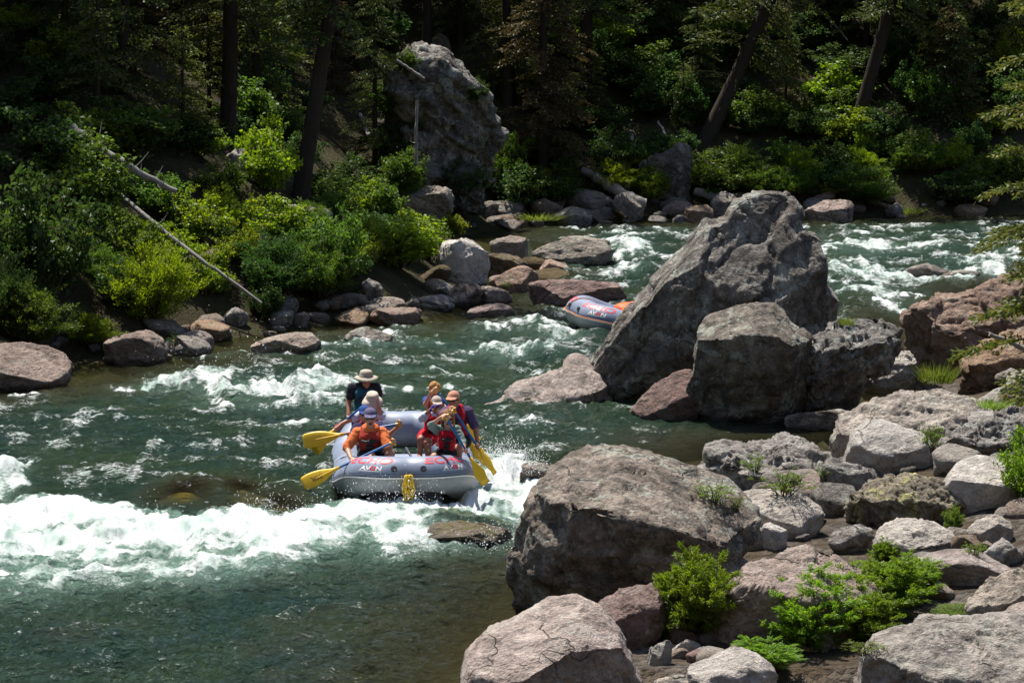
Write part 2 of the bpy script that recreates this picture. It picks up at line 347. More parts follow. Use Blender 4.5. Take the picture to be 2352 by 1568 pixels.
# ------------------------------------------------------------------ the river surface
FOAM = [  # photo centre, half size, strength
 (400, 893, 80, 11, .8), (480, 885, 60, 14, .9), (300, 905, 60, 6, .5), (560, 912, 130, 12, .8), (660, 905, 100, 20, 1.), (760, 900, 60, 20, .9), (620, 945, 120, 8, .6), (730, 940, 60, 14, .6), (560, 930, 180, 6, .5),
 (230, 955, 60, 5, .5), (60, 925, 60, 5, .3), (900, 905, 80, 10, .8), (1010, 900, 40, 8, .5), (700, 815, 70, 12, .7), (800, 805, 70, 8, .7), (620, 830, 60, 5, .4), (860, 835, 80, 5, .5),
 (1190, 825, 120, 8, 1.), (1100, 815, 100, 5, .5), (960, 800, 120, 6, .5), (1290, 778, 60, 12, .8), (1230, 760, 60, 10, .6), (1130, 775, 80, 5, .5), (930, 770, 60, 5, .6), (860, 782, 60, 7, .6), (740, 775, 40, 8, .5),
 (950, 860, 90, 5, .5), (1100, 880, 80, 4, .4), (1010, 845, 80, 5, .4), (490, 827, 70, 4, .7), (400, 822, 60, 3, .5), (1120, 725, 60, 5, .5), (1240, 700, 60, 5, .4),
 (1440, 590, 60, 18, 1.), (1450, 640, 50, 10, 1.), (1400, 560, 70, 6, .7), (1230, 533, 70, 4, .4), (1340, 538, 80, 4, .6), (1500, 545, 60, 4, .6), (1290, 620, 60, 6, .6), (1210, 590, 8, 24, .8),
 (1960, 590, 90, 14, .8), (2060, 585, 110, 10, .7), (1990, 645, 110, 9, 1.4), (2130, 652, 120, 8, 1.4), (2250, 645, 80, 8, 1.), (2020, 690, 90, 14, 1.), (2080, 725, 60, 18, 1.), (2240, 622, 90, 8, .8), (1940, 555, 70, 5, .5), (2120, 560, 140, 4, .4), (2300, 590, 60, 6, .5), (1950, 620, 60, 8, .6),
 (20, 1100, 40, 26, 1.6), (1210, 985, 40, 4, .5), (1120, 1010, 60, 5, .5), (1170, 1050, 45, 16, 1.2), (700, 990, 40, 8, .6), (650, 1010, 30, 8, .5), (30, 1390, 40, 8, .5), (1130, 1045, 40, 12, 1.)]
def river():
    rows = [33.0]
    while rows[-1] < 104: rows.append(rows[-1] + (0.000033 if 40 < rows[-1] < 93 else 0.0003) * rows[-1] ** 2)
    rows = np.array(rows); cols = np.concatenate([np.linspace(-0.45, -0.17, 40)[:-1], np.linspace(-0.17, 0.17, 760), np.linspace(0.17, 0.45, 40)[1:]])
    X = (rows[:, None] * cols[None]).ravel(); Y = np.repeat(rows, len(cols))
    s = Y - ylip(X); z = zw0(X, Y); ybot = np.interp(X, FBOT[:, 0], FBOT[:, 1]); yl = ylip(X)
    t = (Y - ybot) / (yl - ybot)
    bl = bank_l(X, Y); br = bank_r(X, Y); edge = np.minimum(-bl, -br)
    # where the foam lies
    f = np.zeros_like(X)
    for cx, cy_, rx, ry, st in FOAM:
        zc = 0.5 if cy_ < 1140 else 0.0
        c = at_z(cx, cy_, zc); a = at_z(cx, cy_ - ry, zc); b = at_z(cx, cy_ + ry, zc)
        wx = rx / FX * c[1]; wy = max(0.25, (a[1] - b[1]) / 2)
        f += st * np.exp(-((X - c[0]) / wx) ** 2 - ((Y - c[1]) / wy) ** 2)
    nA = fbm2(X * 0.55, Y * 0.32, 4, 0.6); nB = fbm2(X * 1.6 + 9, Y * 0.9, 4, 0.6); nC = fbm2(X * 5.0, Y * 3.0 + 4, 3, 0.6)
    warp = nA * 0.5
    ridge = rid2(X * 0.42 + warp, Y * 0.62 + 3, 3, 0.5); rid_f = rid2(X * 1.5, Y * 1.9 + warp, 3, 0.55)
    nD = np.where(t > .7, .6, 1.0) * fbm2(X * 0.9 + 1.2 * nA, Y * 2.6 + nA, 5, 0.62)
    main = sstep(-0.20, 0.70, t + 0.30 * nA + 0.12 * nB) * (1 - sstep(0.90, 1.05, t + 0.10 * nB + 0.07 * nC))
    main = np.clip(main * (0.84 + 0.7 * nD + 0.2 * nC) + 0.25 * sstep(0.55, 0.8, t) * main, 0, 1)
    main = np.where(br > 0.4, 0, main)
    calm_r = sstep(57.5, 55.0, Y) * sstep(1.2, 2.4, X) ; calm_r = np.maximum(calm_r, sstep(1.5, 3.5, X) * sstep(62, 60, Y))
    amp = 0.15 * sstep(-0.2, 2.0, edge) * (1 - 0.85 * calm_r)
    amp = amp * np.where(s < 0, 0.75, 1.0) * np.where(Y > 80, 0.8, 1.0)
    fast = np.clip(f, 0, 1.2)
    h = amp * (0.55 * ridge + 0.8 * nA) * (0.7 + 0.9 * np.minimum(fast, 1)) + 0.055 * rid_f * sstep(0, 1, edge) * (1 - 0.6 * calm_r) + 0.010 * nC + (0.030 * rid2(X * 2.2 + 1.5 * nA, Y * 3.6, 3, 0.6) + 0.024 * fbm2(X * 1.2, Y * 2.4, 3, 0.6)) * sstep(0.3, -1.5, s) * sstep(0, 1, edge)
    # smooth tongue of the drop
    tong = np.exp(-((s - 1.2) / 1.4) ** 2); h *= 1 - 0.55 * tong
    # standing pile of white water
    pile = sstep(0, .5, main) * (0.03 * np.exp(-((t - 0.8) / 0.25) ** 2) + 0.05 * fbm2(X * 0.7, Y * 0.6, 3, 0.5) + 0.015 * rid2(X * 2.0 + nB, Y * 1.6, 3, 0.6) + 0.010 * nC)
    jag = main * np.exp(-((t - 0.96) / 0.07) ** 2) * (0.05 * np.clip(fbm2(X * 2.4, Y * 0.8, 4, 0.6) + 0.25, 0, 2))
    h = h + pile + jag
    # hump over the sunken slab, foam mound at the left edge, splash by the raft
    def hump(vx, vy, zc, hx, hy, top):
        c = at_z(vx, vy, zc); return top * np.exp(-((X - c[0]) / hx) ** 2 - ((Y - c[1]) / hy) ** 2)
    slab = hump(1085, 1232, 0.12, 0.62, 0.45, 1.0)
    h = h + 0.20 * slab + hump(10, 1110, 0.4, 0.32, 0.3, 0.30) + hump(1165, 1085, 0.4, 0.28, 0.25, 0.20) * (1 + 0.3 * nC)
    for bx, by, bw, bh in ((420, 1150, .7, .14), (640, 1165, .6, .12), (760, 1140, .5, .08), (250, 1130, .6, .06)): h = h + hump(bx, by, 0.3, bw, 0.7, bh)
    h = h + hump(925, 1142, 0.36, 1.05, 0.35, 0.13) * (1 + .25 * nB)
    # flatten under the rafts
    for rx0, ry0, rl, rw in ((RAFT[0] - .03, RAFT[1] + .1, 1.95, .86),):
        ins = sstep(1.12, 0.92, np.maximum(np.abs(X - rx0) / rw, np.abs(Y - ry0) / rl)); h = h * (1 - ins) - 0.10 * ins
    crest = sstep(0.0, 0.22, h)
    foam = sstep(0.50, 0.95, f * 0.75 + 0.34 * rid_f * 0.6 + 0.30 * nB + 0.22 * crest + 0.16 * nC - 0.02) * sstep(0.02, 0.35, f + 0.12 * nB)
    foam = np.maximum(foam, (0.50 + 0.22 * (Y > 74)) * sstep(0.72, 1.45, ridge * 0.55 + rid_f * 0.5 + nB * 0.4) * (1 - calm_r) * sstep(0.5, 2, edge) * (1 - 0.6 * sstep(0.0, -2.0, s)))  # foam on the crests; in the lower pool the white flecks paint glints
    foam = foam * np.clip(0.62 + 0.30 * nC + 0.25 * nB, 0.3, 1)
    foam = np.maximum(foam, main * (1 - 0.97 * np.clip(slab * 1.7 - 0.12 + 0.25 * nC, 0, 1)))
    foam = np.maximum(foam, hump(1085, 1266, 0.0, 0.75, 0.25, 0.9) * sstep(-0.3, 0.4, nC + nB))
    mound = hump(10, 1108, 0.4, 0.33, 0.32, 1.0); foam = np.maximum(foam, sstep(0.35, 0.6, mound + 0.15 * nC))
    sh = np.clip(1 - edge / 2.6, 0, 1) * np.where(t > 0.2, 1, 1)
    sh = np.maximum(sh, 0.95 * np.clip(slab * 1.6, 0, 1))
    sh = np.maximum(sh, 0.55 * sstep(-0.1, 0.5, nA + 0.5 * np.exp(-((s - 1.0) / 1.6) ** 2)) * np.exp(-((s - 0.8) / 1.5) ** 2) * sstep(-4.9, -3.5, X) * sstep(-1.4, -2.4, X))
    sh = np.maximum(sh, 0.25 * sstep(0.0, 0.5, nA) * np.where(s < -1, 1, 0) * sstep(0.15, -0.1, t))
    for bx, by, bw in ((425, 1140, .55), (640, 1160, .5), (560, 1130, .4)): sh = np.maximum(sh, hump(bx, by, 0.42, bw, 0.6, 1.0))
    air = np.clip(sstep(-0.30, 0.45, t + 0.2 * nA + .05 * nB) * np.where(s < 0.3, 1, 0) + 0.5 * np.clip(f, 0, 1), 0, 1)
    nc, nr = len(cols), len(rows)
    i = (np.arange(nr - 1)[:, None] * nc + np.arange(nc - 1)[None]).ravel(); F = np.stack([i, i + 1, i + nc + 1, i + nc], 1)
    keep = np.minimum(bl, br)[i] if False else (np.maximum(bl, br)[i] < 1.2)
    F = F[keep]; used = np.zeros(len(X), bool); used[F.ravel()] = True; re = np.cumsum(used) - 1
    me = mesh_np('river', np.stack([X, Y, z + h], 1)[used], re[F], True, {'foam': foam[used], 'shallow': sh[used], 'air': air[used]})
    return me
def water_mat():
    m, nt = new_mat('river_water'); p = nd(nt, 'NewGeometry').outputs['Position']
    A = lambda k: nd(nt, 'Attribute', attribute_name=k).outputs['Fac']
    st = nd(nt, 'Mapping', {'Vector': p, 'Scale': (0.8, 1.1, 1.0)}).outputs[0]
    n0 = noise(nt, st, 2.6, 3, 0.5, 0.4); n1 = noise(nt, st, 7.0, 6, 0.62, 0.3); n2 = noise(nt, st, 24.0, 5, 0.65); n3 = noise(nt, p, 0.5, 3); n4 = noise(nt, st, 60.0, 3, 0.6)
    deep = mixc(nt, rng(nt, n3, 0.4, 0.62), (0.014, 0.036, 0.023), (0.023, 0.044, 0.020))
    shal = mixc(nt, n1, (0.035, 0.025, 0.008), (0.08, 0.06, 0.02))
    c = mixc(nt, math_n(nt, 'MULTIPLY', A('shallow'), 0.8), deep, shal)
    c = mixc(nt, math_n(nt, 'MULTIPLY', A('air'), 0.75), c, (0.20, 0.33, 0.255))
    namp = rng(nt, A('air'), 0.3, 1.0, 1.0, 0.55)
    ff = math_n(nt, 'ADD', A('foam'), math_n(nt, 'MULTIPLY', math_n(nt, 'SUBTRACT', n2, 0.5), math_n(nt, 'MULTIPLY', namp, 1.5)))
    ff = math_n(nt, 'ADD', ff, math_n(nt, 'MULTIPLY', math_n(nt, 'SUBTRACT', n1, 0.5), math_n(nt, 'MULTIPLY', namp, 1.4)))
    ff = math_n(nt, 'ADD', ff, math_n(nt, 'MULTIPLY', math_n(nt, 'SUBTRACT', n4, 0.5), 0.6))
    foam = math_n(nt, 'MULTIPLY', rng(nt, ff, 0.30, 0.85), rng(nt, A('foam'), 0.02, 0.2))
    h = math_n(nt, 'ADD', math_n(nt, 'ADD', math_n(nt, 'MULTIPLY', n1, 1.0), math_n(nt, 'MULTIPLY', n2, 0.3)), math_n(nt, 'MULTIPLY', n0, 1.6))
    bmp = nd(nt, 'Bump', {'Height': h, 'Strength': 1.0, 'Distance': 0.19}).outputs[0]
    w = nd(nt, 'BsdfPrincipled', {'Base Color': c, 'Roughness': 0.1, 'IOR': 1.33, 'Normal': bmp})
    tr = nd(nt, 'BsdfTransparent', {'Color': (0.8, 0.84, 0.66)})
    ww = nd(nt, 'MixShader', {0: math_n(nt, 'MULTIPLY', math_n(nt, 'MULTIPLY', A('shallow'), A('shallow')), 0.8), 1: w.outputs[0], 2: tr.outputs[0]})
    bf = nd(nt, 'Bump', {'Height': math_n(nt, 'ADD', n2, math_n(nt, 'MULTIPLY', n4, 0.6)), 'Strength': 0.4, 'Distance': 0.04}).outputs[0]
    sk = noise(nt, nd(nt, 'Mapping', {'Vector': p, 'Scale': (3.2, 0.9, 1.0), 'Rotation': (0, 0, 0.5)}).outputs[0], 1.0, 7, 0.65, 0.8)
    fc = nd(nt, 'BsdfDiffuse', {'Color': mixc(nt, rng(nt, sk, 0.36, 0.58), (0.46, 0.58, 0.52), (0.86, 0.88, 0.88)), 'Normal': bf}); ft = nd(nt, 'BsdfTranslucent', {'Color': (0.75, 0.82, 0.8)})
    fm = nd(nt, 'MixShader', {0: 0.3, 1: fc.outputs[0], 2: ft.outputs[0]})
    o = nd(nt, 'MixShader', {0: foam, 1: ww.outputs[0], 2: fm.outputs[0]})
    out(nt, o.outputs[0]); return m
RAFT = at_z(918, 1132, 0.52); RAFT = np.array([RAFT[0], RAFT[1] + 2.08, 0.0])
riv = obj('river', river(), mat=water_mat())
tag(riv, 'green river with white rapids below the raft', kind='structure')
# ------------------------------------------------------------------ rocks
_ico = {}
def ico(sub):
    if sub not in _ico:
        bm = bmesh.new(); bmesh.ops.create_icosphere(bm, subdivisions=sub, radius=1.0)
        V = np.array([v.co[:] for v in bm.verts]); F = np.array([[v.index for v in f.verts] for f in bm.faces]); bm.free()
        _ico[sub] = (V, F)
    return _ico[sub]
def normals(V, F):
    n = np.cross(V[F[:, 1]] - V[F[:, 0]], V[F[:, 2]] - V[F[:, 0]]); N = np.zeros_like(V)
    for k in range(3):
        for c in range(3): N[:, c] += np.bincount(F[:, k], n[:, c], len(V))
    return N / (np.linalg.norm(N, axis=1)[:, None] + 1e-12)
def worley(P, seed=0):                      # nearest and second distance, random per cell
    I = np.floor(P).astype(int); b1 = np.full(len(P), 9.); b2 = np.full(len(P), 9.); r1 = np.zeros(len(P))
    for dx in (-1, 0, 1):
        for dy in (-1, 0, 1):
            for dz in (-1, 0, 1):
                C = I + np.array([dx, dy, dz]); h = _perm[_perm[_perm[(C[:, 0] + seed) & 255] + (C[:, 1] & 255)] + (C[:, 2] & 255)] & 255
                Q = C + 0.5 + 0.8 * (_rndc[h] - 0.5); d = np.linalg.norm(P - Q, axis=1)
                m = d < b1; b2 = np.where(m, b1, np.minimum(b2, d)); rc = _rndc[h]; r1 = np.where(m, rc[:, 0] * 1.2 - .6 + ((P - Q) * (rc[:, [1, 2, 0]] * 2 - 1)).sum(1) * 1.6, r1); b1 = np.where(m, d, b1)
    return b1, b2, r1
_rndc = _rs.rand(256, 3)
def clip(V, planes):
    for nx_, ny_, nz_, d in planes:
        n = np.array([nx_, ny_, nz_], float); n /= np.linalg.norm(n); s = V @ n; lim = d * s.max()
        V = V - np.clip(s - lim, 0, None)[:, None] * n
    return V
def roughen(V, F, seed, rough, crag, size, lay=0.0, ldir=(.35, 0, .94)):
    N = normals(V, F); P = V / size + seed * 3.7
    cs = 1 - .7 * min(crag, 1); d = 0.030 * cs * fbm3(P * 1.3, 3) + (0.028 * rid3(P * 2.4, 4, 0.6) - 0.03) * cs + 0.016 * fbm3(P * 9, 3, 0.65)
    if crag:
        L_ = np.array(ldir, float); L_ /= np.linalg.norm(L_); A_ = np.cross([0, 1., 0], L_); A_ /= np.linalg.norm(A_); B_ = np.cross(L_, A_)
        Q = np.stack([P @ A_ * 1.5, P @ B_ * 2.0, P @ L_ * 3.0], 1)
        for sc_, am, sd_ in ((1., .085, 0), (2.2, .048, 5), (4.7, .022, 9)):
            a, b, r = worley(Q * sc_ + sd_, seed + sd_); d = d + crag * am * (r - .35 * (1 - sstep(0, .06, b - a)))
    if lay:
        q = (V / size) @ np.array(ldir) * 5.5 + 0.35 * fbm3(P * 1.5, 3); k = np.floor(q).astype(int); st = _rndc[k & 255, 1] * (1 - sstep(.86, 1., q - k)) + _rndc[(k + 1) & 255, 1] * sstep(.86, 1., q - k)
        d = d + lay * (0.05 * (st - .5) - .02 * (1 - sstep(0, .07, np.abs(q - k - .93))))
    return V + N * (d * rough * size)[:, None]
RM = {'grey': rock_mat('grey_granite', (.21, .195, .185), (.34, .318, .305), .5, .55),
      'pink': rock_mat('pinkish_granite', (.235, .19, .175), (.35, .29, .27), .3, .35),
      'pale': rock_mat('pale_water_worn_rock', (.36, .34, .32), (.47, .445, .425), .2, .15),
      'dark': rock_mat('dark_lichened_rock', (.115, .105, .098), (.27, .25, .24), .85, .8, (.34, .34, .30)),
      'craggy': rock_mat('craggy_lichened_rock', (.075, .07, .066), (.21, .20, .193), .85, .85, (.33, .34, .30)),
      'tan': rock_mat('tan_rock', (.25, .195, .16), (.36, .29, .245), .3, .3),
      'red': rock_mat('reddish_rock', (.15, .10, .095), (.225, .16, .15), .15, .4),
      'mossy': rock_mat('mossy_brown_rock', (.10, .078, .055), (.17, .135, .10), .1, .4, moss=0.9),
      'gold': rock_mat('golden_sunken_rock', (.20, .15, .06), (.36, .28, .11), .1, .3),
      'yellow': rock_mat('yellow_lichened_rock', (.15, .14, .125), (.25, .24, .21), .9, .6, (.36, .35, .2))}
def put_rock(name, label, V, F, c, mat, wet, group=None, cat='boulder', smooth=True):
    attrs = None
    W = V + c
    if wet:
        wl = zw0(W[:, 0], W[:, 1]); attrs = {'wet': np.clip((wl + 0.30 * wet - W[:, 2]) / (0.36 * wet), 0, 1)}
    o = obj(name, mesh_np(name, V, F, smooth, attrs), loc=c, mat=RM[mat])
    return tag(o, label, cat, group)
def outline_rock(label, pts, vb, depth=0.8, mat='grey', planes=(), sub=6, rough=1.0, crag=0.0, wet=0.0, seed=1, lay=0.0, pw=3.2, name='boulder', yoff=0.0, facets=22, topf=True, ldir=(.35, 0, .94), flat=False):
    pts = np.array(pts, float); cxv = pts[:, 0].mean(); Yf = hit(cxv, vb)[1] + yoff
    hw = (pts[:, 0].max() - pts[:, 0].min()) / 2 / FX * Yf; D = hw * depth; Y0 = Yf + D * 0.8
    Wp = np.array([at_y(a, b, Y0) for a, b in pts])[:, [0, 2]]
    lo, hi = Wp.min(0), Wp.max(0)
    A = 0; cen = np.zeros(2)
    for p, q in zip(Wp, np.roll(Wp, -1, 0)): w = p[0] * q[1] - q[0] * p[1]; A += w; cen += (p + q) * w
    cen = cen / (3 * A) if abs(A) > 1e-6 else (lo + hi) / 2
    ths = np.linspace(-np.pi, np.pi, 1441); dr = np.stack([np.cos(ths), np.sin(ths)], 1); rad = np.zeros(len(ths))
    for p, q in zip(Wp - cen, np.roll(Wp - cen, -1, 0)):
        e = q - p; den = dr[:, 0] * e[1] - dr[:, 1] * e[0]; den = np.where(abs(den) < 1e-9, 1e-9, den)
        t = (p[0] * e[1] - p[1] * e[0]) / den; u = (p[0] * dr[:, 1] - p[1] * dr[:, 0]) / den
        rad = np.maximum(rad, np.where((t > 0) & (u >= -1e-6) & (u <= 1 + 1e-6), t, 0))
    U, F = ico(sub); m = np.hypot(U[:, 0], U[:, 2]); s = U[:, 1]
    k = (m ** pw + np.abs(s) ** pw) ** (-1 / pw); r = np.interp(np.arctan2(U[:, 2], U[:, 0]), ths, rad)
    V = np.stack([U[:, 0] / (m + 1e-9) * r * m * k, s * k * D, U[:, 2] / (m + 1e-9) * r * m * k], 1)
    rf = random.Random(seed * 7 + 1); fp = []
    for q in range(facets):
        a = rf.uniform(-1.1, 1.1); e = rf.uniform(-.6, .0) if q % 3 or not topf else rf.uniform(.9, 1.35)
        fp.append((math.sin(a) * math.cos(e), -math.cos(a) * math.cos(e), math.sin(e), rf.uniform(.80, .95)))
    V = clip(V, list(planes) + fp); size = (hw * 2 * (hi[1] - lo[1])) ** 0.5 * 0.6
    V = roughen(V, F, seed, rough, crag, size, lay, ldir)
    return put_rock(name, label, V, F, np.array([cen[0], Y0, cen[1]]), mat, wet, smooth=not (flat or mat == 'craggy'))
def unit_rock(seed, sub, n=11, rough=1.0, crag=0.0, lo=0.62, hi=0.92, lay=0.0):
    rr = random.Random(seed); V, F = ico(sub); V = V.copy()
    pl = []
    for _ in range(n):
        a, e = rr.uniform(0, 6.283), rr.choice([rr.uniform(-0.5, .15), rr.uniform(.7, 1.3)]); pl.append((math.cos(a) * math.cos(e), math.sin(a) * math.cos(e), math.sin(e), rr.uniform(lo, hi)))
    V = clip(V, pl); V = roughen(V, F, seed, rough, crag, 0.9, lay)
    a, b = V.min(0), V.max(0); return (V - (a + b) / 2) / ((b - a) / 2), F
def box_rock(label, x0, y0, x1, y1, mat='grey', depth=0.8, sub=4, seed=1, wet=0.0, sink=0.3, crag=0.0, rough=1.0, tilt=0.0, lean=0.0, name='boulder', lo=0.62, yoff=0.0, group=None, cat='boulder', Y=None):
    cxv = (x0 + x1) / 2; Yf = (hit(cxv, y1)[1] if Y is None else Y) + yoff
    hw = (x1 - x0) / 2 / FX * Yf; D = hw * depth; Y0 = Yf + D * 0.7
    p0, p1 = at_y(x0, y1, Y0), at_y(x1, y0, Y0); h = p1[2] - p0[2]; zb = p0[2] - h * sink
    V, F = unit_rock(seed, sub, rough=rough, crag=crag, lo=lo)
    hh = (p1[2] - zb) / 2; V = V * np.array([(p1[0] - p0[0]) / 2, D, hh])
    if lean: V[:, 0] += lean * V[:, 2]
    if tilt:
        c, s = math.cos(tilt), math.sin(tilt); V = np.stack([V[:, 0] * c - V[:, 2] * s, V[:, 1], V[:, 0] * s + V[:, 2] * c], 1)
    return put_rock(name, label, V, F, np.array([(p0[0] + p1[0]) / 2, Y0, zb + hh]), mat, wet, group, cat)

FRONT = (0, -1, -0.28)
# --- the great boulder group in mid river
outline_rock('huge craggy dark boulder with slanting left edge rising from mid river', [(1345, 1000), (1350, 905), (1368, 835), (1420, 765), (1470, 702), (1530, 628), (1588, 562), (1622, 512), (1650, 512), (1668, 505), (1690, 470), (1720, 452), (1750, 446), (1800, 448), (1836, 484), (1836, 530), (1880, 545), (1893, 600), (1898, 660), (1932, 692), (1928, 735), (1905, 760), (1890, 985)], 958, 0.55, 'craggy',
             [(-.28, -1, -0.5, .50), (-.66, -.42, .62, .93), (.22, -.85, .55, .66)], 7, 0.5, .5, 0.9, 3, yoff=0.5, pw=7, topf=False, lay=.3, ldir=(-.77, .1, .64), facets=12)
outline_rock('blocky grey boulder with flat sunlit top leaning on the huge craggy boulder', [(1572, 990), (1578, 900), (1590, 850), (1600, 760), (1615, 700), (1650, 668), (1688, 645), (1720, 668), (1760, 690), (1805, 690), (1822, 740), (1862, 770), (1868, 880), (1855, 990)], 985, 0.75, 'craggy',
             [(-.12, -1, -.42, .55), (.05, -.45, 1, .68), (.9, -.5, -.1, .75)], 6, 0.6, 0.35, 0.9, 8, ldir=(-.3, .1, .9))
outline_rock('jagged broken grey boulder right of the blocky flat-topped one', [(1840, 990), (1845, 800), (1862, 755), (1900, 745), (1960, 735), (2000, 718), (2015, 700), (2032, 705), (2050, 740), (2068, 745), (2066, 800), (2040, 850), (2000, 870), (1975, 920), (1965, 990)], 975, 0.6, 'craggy',
             [(.2, -1, -.35, .55), (.3, -.6, 1, .7)], 6, 0.8, 1.0, 0.7, 14, ldir=(-.6, .1, .8))
outline_rock('low pale ledge sloping into the water at the foot of the huge boulder', [(1085, 968), (1090, 942), (1150, 908), (1180, 888), (1245, 872), (1290, 848), (1330, 812), (1380, 850), (1400, 900), (1400, 965)], 945, 0.8, 'pink',
             [(-.3, -.7, 1, .5), (0, -1, .1, .8)], 5, 0.9, .5, 0.35, 21, lay=1.0)
outline_rock('smooth reddish wedge of rock between the huge boulder and the blocky one', [(1425, 990), (1440, 955), (1480, 905), (1515, 870), (1560, 845), (1595, 835), (1605, 990)], 972, 0.6, 'red',
             [(-.35, -.8, .8, .45), (0, -1, 0, .8)], 5, 0.6, .25, 0.4, 25)
box_rock('low dark wet shelf along the waterline below the jagged boulder', 1800, 935, 1985, 990, 'dark', .5, 5, 31, .6, .5, .5)
# --- the near bank
outline_rock('massive dark-faced boulder with pale flat top on the near bank beside the rapid', [(1150, 1470), (1168, 1400), (1160, 1350), (1162, 1290), (1182, 1225), (1215, 1150), (1245, 1098), (1270, 1058), (1300, 1018), (1325, 1000), (1380, 1008), (1440, 1012), (1500, 1006), (1520, 1012), (1560, 1035), (1605, 1052), (1655, 1078), (1700, 1110), (1735, 1150), (1752, 1190), (1740, 1240), (1700, 1310), (1640, 1470)], 1412, 0.72, 'dark',
             [(.06, -1, -.5, .50), (.22, -.40, 1, .56), (-.9, -.6, .1, .66)], 6, 0.5, .6, 0.35, 5, lay=.4)
outline_rock('rounded grey boulder with a dark right face in the lower foreground', [(1040, 1680), (1060, 1560), (1072, 1505), (1110, 1462), (1180, 1430), (1260, 1385), (1320, 1376), (1380, 1402), (1420, 1450), (1450, 1510), (1480, 1590), (1500, 1680)], 1640, 0.9, 'pink',
             [(.55, -1, -.2, .52), (-.25, -.45, 1, .68)], 6, .6, .15, 0.0, 41, lay=.5, facets=8)
outline_rock('purplish red rock wedged behind the rounded foreground boulder', [(1330, 1540), (1345, 1395), (1390, 1362), (1450, 1338), (1490, 1335), (1520, 1360), (1530, 1420), (1520, 1500), (1490, 1540)], 1500, .8, 'red', [(.1, -1, .1, .6), (-.4, -.5, 1, .6)], 5, .9, .6, 0, 44)
outline_rock('long pinkish boulder sloping down to the left between two green willows', [(1570, 1560), (1590, 1420), (1605, 1372), (1680, 1350), (1725, 1300), (1790, 1280), (1830, 1250), (1855, 1228), (1885, 1222), (1940, 1245), (2000, 1280), (2025, 1300), (2030, 1400), (1900, 1500), (1800, 1560)], 1505, .7, 'pink',
             [(-.35, -1, -.2, .5), (-.15, -.5, 1, .6), (.35, -.5, 1, .7)], 6, .7, .55, 0, 47, lay=.4)
outline_rock('broad flat grey slab with a crack filling the bottom right corner', [(1950, 1690), (1985, 1510), (2005, 1475), (2060, 1450), (2140, 1430), (2260, 1424), (2400, 1425), (2480, 1450), (2500, 1690)], 1640, .8, 'grey', [(-.1, -.75, 1, .5)], 6, .6, .5, 0, 52)
outline_rock('pale smooth water-worn rock behind the massive dark boulder', [(1690, 1260), (1688, 1180), (1700, 1135), (1720, 1108), (1780, 1112), (1850, 1140), (1890, 1170), (1895, 1200), (1870, 1235), (1850, 1290)], 1240, .7, 'pale', [(.15, -.8, 1, .55)], 5, .7, .15, 0, 55)
outline_rock('faceted flat-topped grey outcrop by the still pool', [(1610, 1120), (1618, 1032), (1680, 1020), (1760, 1022), (1800, 1010), (1850, 1012), (1915, 1040), (1930, 1075), (1960, 1110), (1955, 1160), (1900, 1180), (1700, 1150)], 1120, .7, 'grey', [(.05, -.6, 1, .6), (.2, -1, .1, .65)], 6, .9, 1.0, .2, 58)
outline_rock('large rounded light grey boulder at the right shore of the pool', [(1905, 1090), (1912, 1010), (1930, 960), (1990, 935), (2080, 912), (2170, 905), (2240, 925), (2290, 960), (2300, 1010), (2200, 1070), (2000, 1100)], 1060, .7, 'grey', [(-.1, -.7, 1, .6), (.2, -.9, .5, .7)], 6, .8, .5, .3, 61)
outline_rock('bulging light boulder low in front of the large rounded one', [(1925, 1110), (1955, 1000), (1985, 965), (2040, 960), (2080, 985), (2125, 1000), (2160, 1040), (2150, 1110)], 1075, .6, 'pale', [(.1, -.85, .8, .62)], 5, .7, .3, 0, 63, yoff=-.3)
outline_rock('yellow-lichened blocky boulder in the middle of the near bank', [(1945, 1230), (1952, 1160), (1985, 1115), (2050, 1092), (2110, 1088), (2160, 1110), (2205, 1150), (2215, 1190), (2190, 1240)], 1215, .7, 'yellow', [(0, -.7, 1, .6), (-.1, -1, 0, .62)], 6, .9, .9, 0, 66)
outline_rock('smooth egg-shaped grey boulder near the right edge', [(2160, 1190), (2168, 1110), (2200, 1065), (2250, 1044), (2300, 1055), (2340, 1090), (2345, 1140), (2310, 1185)], 1175, .8, 'pale', [(-.2, -.7, 1, .75)], 5, .45, 0, 0, 69)
outline_rock('whitish flat-faced rock above the big green willow', [(2000, 1290), (2012, 1230), (2040, 1200), (2080, 1190), (2150, 1205), (2195, 1225), (2205, 1262), (2150, 1295)], 1280, .7, 'pale', [(.1, -.8, 1, .55)], 5, .9, .6, 0, 72)
outline_rock('long sunlit slab with a black upper rim at the upper right shore', [(2070, 830), (2080, 730), (2100, 705), (2150, 690), (2230, 670), (2300, 645), (2380, 620), (2480, 600), (2500, 760), (2400, 850), (2200, 870)], 850, .6, 'pink', [(-.15, -.75, .85, .5), (0, -1, .3, .7)], 6, .8, .7, 0, 75)
outline_rock('tan blocky boulder at the right edge below the long slab', [(2200, 900), (2215, 830), (2260, 785), (2310, 765), (2360, 750), (2440, 760), (2440, 900), (2300, 915)], 890, .7, 'tan', [(-.2, -.7, 1, .6)], 6, .8, .6, 0, 78)
outline_rock('dark fractured outcrop at the right edge above the egg-shaped boulder', [(2110, 1080), (2160, 1020), (2215, 985), (2270, 960), (2330, 935), (2420, 925), (2430, 1060), (2300, 1090)], 1060, .5, 'dark', [(-.2, -.8, 1, .6)], 6, .9, 1.2, 0, 81, yoff=.2)
outline_rock('upright split slab standing beside the jagged boulder', [(1975, 930), (2000, 850), (2030, 800), (2065, 790), (2100, 800), (2110, 860), (2098, 915)], 905, .5, 'pale', [(-.3, -.9, .5, .6)], 5, .8, .9, 0, 84)
